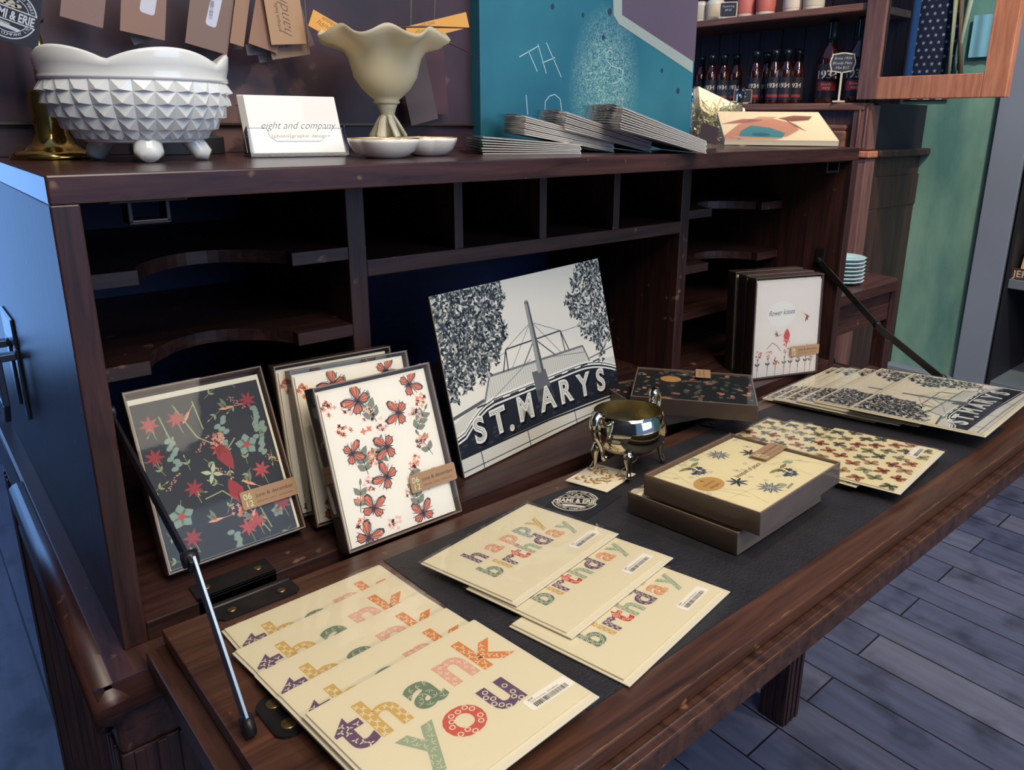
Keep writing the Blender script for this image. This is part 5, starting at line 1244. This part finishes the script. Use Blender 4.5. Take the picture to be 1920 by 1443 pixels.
# chalkboard signs
def chalk(px, py, w, h, pole, label, lines, yaw=0, fancy=False, x=CX0 + .01, zb=zt, wc=(214, 206, 190)):
    y = on_x(px, py, x).y
    m = Matrix.Translation((x, y, zb)) @ Matrix.Rotation(math.radians(-90 + yaw + 25), 4, 'Z')
    c = thing('chalkboard_sign', label, 'sign', m)
    FM = Matrix(((1, 0, 0, 0), (0, 0, -1, 0), (0, 1, 0, 0), (0, 0, 0, 1)))
    n = 40; pts = []
    for i in range(n):
        t = 2 * math.pi * i / n; ca, sa = math.cos(t), math.sin(t); k = 1 / max(abs(ca), abs(sa)) ** .9
        r = (1 + (.06 * math.cos(4 * t) if fancy else 0)); pts.append((w / 2 * max(-1, min(1, ca * k)) * r, pole + h / 2 + h / 2 * max(-1, min(1, sa * k)) * r))
    G().prism(pts, -.002, .002, mat=FM).build('sign_frame', plain('sign_edge', wc, .6), c)
    A = Art(w, h, (0, 0, 0), 0, 0); A.clipto = False; A.lay(0); A.p([(x_ * .90 , pole + h / 2 + (y_ - pole - h / 2) * .88) for x_, y_ in pts], (52, 58, 68)); A.lay(1)
    for i, s in enumerate(lines): A.text(s, 0, pole + h * (.66 - .24 * i), h * .20, (196, 204, 214), 0, -.01, .2, align='c')
    o = A.build('chalk_face', c); o.matrix_basis = FM @ Matrix.Translation((0, 0, .0025))
    if pole > .01:
        G().box(-.003, -.002, .004, .003, .002, pole + .004).build('stick', plain('pale_stick', (206, 196, 176), .6), c); G().box(-.018, -.012, 0, .018, .012, .006).build('foot', plain('pale_stick', (206, 196, 176), .6), c, bevel=.002)
    else:
        G().box(-w * .3, -.006, 0, w * .3, .006, .004).build('foot', plain('pale_stick', (206, 196, 176), .6), c)
chalk(1572, 192, .070, .056, .088, 'little scalloped chalkboard on a pale stick among the tall bottles', ['Brine 1934', 'Bloody Mary', 'Mix $12'], fancy=True, x=CX0 - .0)
chalk(1392, 192, .062, .045, .002, 'small tan-framed chalkboard between the two clusters of bottles', ['NEW', 'Candy'], x=CX0 + .0, wc=(176, 138, 104))
chalk(1366, 19, .060, .05, .002, 'white-edged chalkboard leaning against the jars on the upper shelf', ['Seasoning', '$9.50'], x=CX0 + .01, zb=us)
# jars on the upper shelf
jc = [(1316, (196, 190, 176)), (1342, (206, 196, 170)), (1400, (196, 110, 100)), (1437, (190, 104, 92)), (1488, (214, 200, 184)), (1526, (196, 186, 168))]
jl_ = ['pale jar at the left end of the upper shelf', 'cream jar behind the upper chalkboard', 'red-labelled jar right of the upper chalkboard', 'second red-labelled jar on the upper shelf', 'white jar with a thin red line on the upper shelf', 'grey-cream jar right of the white one']
for (px, c), lab in zip(jc, jl_):
    y = on_x(px, 8, CX0 + .06).y; j = thing('spice_jar', lab, 'jar', Matrix.Translation((CX0 + .06, y, us + .001)), 'jars on the upper shelf')
    G().lathe([(0, 0), (.030, 0), (.032, .004), (.032, .062), (.026, .070), (0, .070)], 24).build('jar_body', plain('jar_' + str(px), (214, 208, 196), .4), j)
    G().lathe([(.0325, .012), (.0328, .013), (.0328, .055), (.0325, .056)], 24).build('label', plain('jar_label', c, .6), j); G().lathe([(.028, .070), (.028, .088), (0, .088)], 24).build('lid', plain('jar_lid', (60, 58, 58), .4), j)

# things seen through the door glass, hung on the wall
fl_o = on_x(1765, 70, XW - .02)
fg = thing('folded_flag', 'dark blue flag with white stars and striped end hanging behind the cabinet door glass', 'flag', frame_m((XW - .012, on_x(1708, 100, XW - .012).y, 1.20), (0, -1, 0), (0, 0, 1)))
A = Art(.14, .42, (44, 48, 72), 0, .004); A.lay(1)
for k in range(7): A.rect(k * .02, 0, .02, .030, (170, 60, 62) if k % 2 == 0 else (206, 204, 200))
for r in range(14):
    for c in range(6): A.petals(.012 + c * .024 + (.012 if r % 2 else 0), .045 + r * .022, .0062, 5, (190, 196, 206), 1.57, .45)
A.build('flag_cloth', fg)
def wallcloth(name, label, cat, px0, px1, py0, py1, col, xx, wav=.004):
    a = on_x(px0, py1, xx); b = on_x(px1, py1, xx); zt_ = on_x(px0, py0, xx).z; g = G(); n = 16
    vs = []; 
    for i in range(n + 1):
        t = i / n; y = a.y + (b.y - a.y) * t; dx = wav * math.sin(t * 14)
        for z in (a.z, zt_): vs.append((xx + dx, y, z))
        for z in (a.z, zt_): vs.append((xx + dx + .004, y, z))
    fs = []
    for i in range(n): k = 4 * i; fs += [(k, k + 4, k + 5, k + 1), (k + 2, k + 3, k + 7, k + 6), (k + 1, k + 5, k + 7, k + 3), (k, k + 2, k + 6, k + 4)]
    fs += [(0, 1, 3, 2), (4 * n, 4 * n + 2, 4 * n + 3, 4 * n + 1)]
    g.add(vs, fs, smooth=False); return tag(g.build(name, plain(name + '_mat', col, .7), None), label, cat)
wallcloth('blue_cloth', 'long blue cloth hanging behind the left of the cabinet door glass', 'cloth', 1655, 1706, -60, 150, (72, 116, 170), XW - .03)
wallcloth('paper_sheet', 'pale blue paper sheet pinned behind the right of the cabinet door glass', 'paper', 1815, 1872, 30, 108, (134, 186, 200), XW - .02, .002)
for k, (p0, p1, lab) in enumerate((((1795, -20), (1775, 150), 'pale dried stalk nearest the flag'), ((1805, -20), (1800, 150), 'thick brown dried stalk in the middle'), ((1825, -20), (1795, 150), 'pale dried stalk nearest the paper sheet'))):
    a, b = on_x(*p0, XW - .03), on_x(*p1, XW - .03); tag(G().tube([a, (a + b) / 2 + Vector((-.008, .006 * (k - 1), 0)), b], [.008, .006, .010], 8).build('dried_stalk', plain('stalk', ((170, 168, 130), (120, 96, 74), (176, 180, 150))[k], .8)), lab + ' behind the door glass', 'stalk')

# side table with glass saucers and a black jug
t0 = Vector((1.27, .105, 0)); 
sd = thing('side_table', 'small dark side table standing right behind the desk', 'table', Matrix.Translation((1.20, .085, 0)))
TW2, TD2, TH2 = .335, .20, .806
pts = [(0, 0), (TW2 - .03, -.0), (TW2, .02), (TW2, TD2), (0, TD2)]
G().prism(pts, TH2 - .02, TH2).build('table_top', M_WOODX, sd, bevel=.003)
G().box(.01, .012, TH2 - .085, TW2 - .012, .03, TH2 - .02).build('apron', M_WOODX, sd); G().box(.01, TD2 - .03, TH2 - .085, TW2 - .012, TD2 - .012, TH2 - .02).build('apron', M_WOODX, sd)
G().box(.01, .012, TH2 - .235, TW2 - .012, .035, TH2 - .195).build('stretcher', M_WOODX, sd, bevel=.002)
for x, y in ((.0, .005), (TW2 - .035, .008), (0, TD2 - .04), (TW2 - .035, TD2 - .04)): G().box(x, y, 0, x + .03, y + .03, TH2 - .02).build('leg', M_WOODZ, sd, bevel=.002)
G().box(.005, .02, .575, TW2 - .01, TD2 - .01, .59).build('lower_shelf', M_WOODX, sd)
G().box(.03, .155, TH2 - .19, TW2 - .04, .165, TH2 - .085).build('back_rail', M_WOODX, sd)
M_AQUA = plain('pale_aqua_glass', (196, 232, 236), .12, trans=.25, coat=.5)
sp = on_z(1583, 528, TH2)
first = None
for k in range(7):
    m = Matrix.Translation((1.385, .150, TH2 + .0005 + k * .0078)); lab = 'aqua glass saucer, ' + ('topmost' if k == 6 else 'lowest' if k == 0 else 'inner one') + ' of the stack on the side table'
    if first is None:
        first = thing('glass_saucer', lab, 'saucer', m, 'stacked aqua glass saucers'); G().lathe([(.022, 0), (.026, .002), (.040, .006), (.043, .0085), (.041, .009), (.025, .0045), (0, .004)], 28, rf=lambda a, j: 1 + (.03 * math.cos(12 * a) if j > 1 else 0)).build('plate', M_AQUA, first)
    else: dup(first, lab, m)
jg = on_z(1616, 690, .62)
ju = thing('black_jug', 'round black pottery jug on the lower shelf of the side table', 'jug', Matrix.Translation((1.352, .171, .5912)))
G().lathe([(0, 0), (.030, 0), (.042, .015), (.046, .035), (.040, .058), (.030, .068), (.029, .076), (.036, .082), (.033, .082), (.026, .075), (.026, .066), (0, .05)], 36).build('jug_body', plain('black_glaze', (14, 16, 20), .22, coat=.3), ju)
G().tube([(.034, 0, .078), (.050, 0, .072), (.056, 0, .056), (.050, 0, .036), (.042, 0, .028)], .0045, 8).build('handle', plain('black_glaze', (14, 16, 20), .22, coat=.3), ju)

# open shelf unit at the far right edge
SX = XW - .03
M_SHG = plain('grey_shelf_paint', (104, 116, 122), .5, var=.1, vscale=6); M_SHIN = wood('shelf_inside', (44, 22, 20), (92, 46, 36), 'Z', scale=5, rough=.5)
su = thing('open_shelf_unit', 'grey painted open shelf unit at the right edge with a kraft bag crate', 'shelf')
yR = .2045; XB = XW + .30
G().box(SX, yR - .010, 0, XB, yR, 2.1).build('side_board', plain('black_side', (26, 28, 34), .6), su)
G().box(XB - .02, yR - 1.3, .0, XB, yR - .010, 2.1).build('back_board', M_SHIN, su)
for z_, t_ in ((on_x(1905, 358, SX).z, .018), (on_x(1880, 521, SX).z, .03), (on_x(1850, 712, SX).z, .05)):
    G().box(SX, yR - 1.3, z_ - t_, XB - .02, yR - .010, z_).build('shelf_board', M_SHG, su, bevel=.002)
G().box(SX, yR - 1.3, 2.08, XB, yR, 2.1).build('top_board', M_SHG, su); G().box(SX, yR - 1.31, 0, XB, yR - 1.3, 2.1).build('side_board', M_SHG, su)
zs = on_x(1880, 521, SX).z
cr = thing('jerky_crate', 'dark wooden crate lettered JERKY on the grey shelf at the right edge', 'crate', frame_m((SX + .008, yR - .011, zs + .001), (0, -1, 0), (0, 0, 1)))
G().box(0, 0, -.004, .22, .034, 0).build('front_slat', plain('crate_wood', (70, 44, 40), .6), cr); G().box(0, 0, -.13, .22, .03, -.126).build('back_slat', plain('crate_wood', (70, 44, 40), .6), cr); G().box(0, 0, -.126, .22, .004, -.004).build('crate_floor', plain('crate_wood', (70, 44, 40), .6), cr)
A = Art(.2, .03, (0, 0, 0), 0, 0); A.clipto = False; A.text('JERKY', .004, .007, .030, (206, 186, 160), 0, .01); o = A.build('lettering', cr); o.matrix_basis = Matrix.Translation((.0, 0, .0004))
for k in range(3):
    m = frame_m((SX + .035, yR - .022 - k * .006, zs + .005), (0, -1, 0), (0, 0, 1)) @ Matrix.Translation((0, 0, -.012 - .022 * k)) @ Matrix.Rotation(-.10 * (k + 1), 4, 'X')
    kb = thing('kraft_bag', ('front', 'middle', 'rear')[k] + ' kraft paper bag with printed face in the lettered crate', 'bag', m, 'kraft bags in the crate')
    g = G().add([(0, 0, -.014), (.11, 0, -.014), (.11, 0, .002), (0, 0, .002), (.006, .10, -.004), (.104, .10, -.004), (.104, .10, .0), (.006, .10, .0), (.02, .135, -.002), (.098, .13, -.002), (.098, .13, 0), (.02, .135, 0)],
                [(0, 1, 2, 3), (3, 2, 6, 7), (1, 0, 4, 5), (0, 3, 7, 4), (2, 1, 5, 6), (7, 6, 10, 11), (5, 4, 8, 9), (4, 7, 11, 8), (6, 5, 9, 10), (8, 11, 10, 9)])
    g.build('paper_bag', plain('kraft_bag_paper', (206, 168, 108), .7, var=.1, vscale=40), kb)
    A = Art(.1, .09, (0, 0, 0), 0, 0); A.clipto = False; A.ring(.055, .07, .014, .0016, (120, 90, 56), 24); A.text('BAKERY', .032, .045, .010, (110, 82, 52)) if 0 else None; A.petals(.055, .07, .008, 5, (120, 90, 56)); A.lay(1); A.petals(.05, .035, .006, 5, (60, 60, 90))
    o = A.build('printed_face', kb); o.matrix_basis = Matrix.Translation((0, 0, .0035))
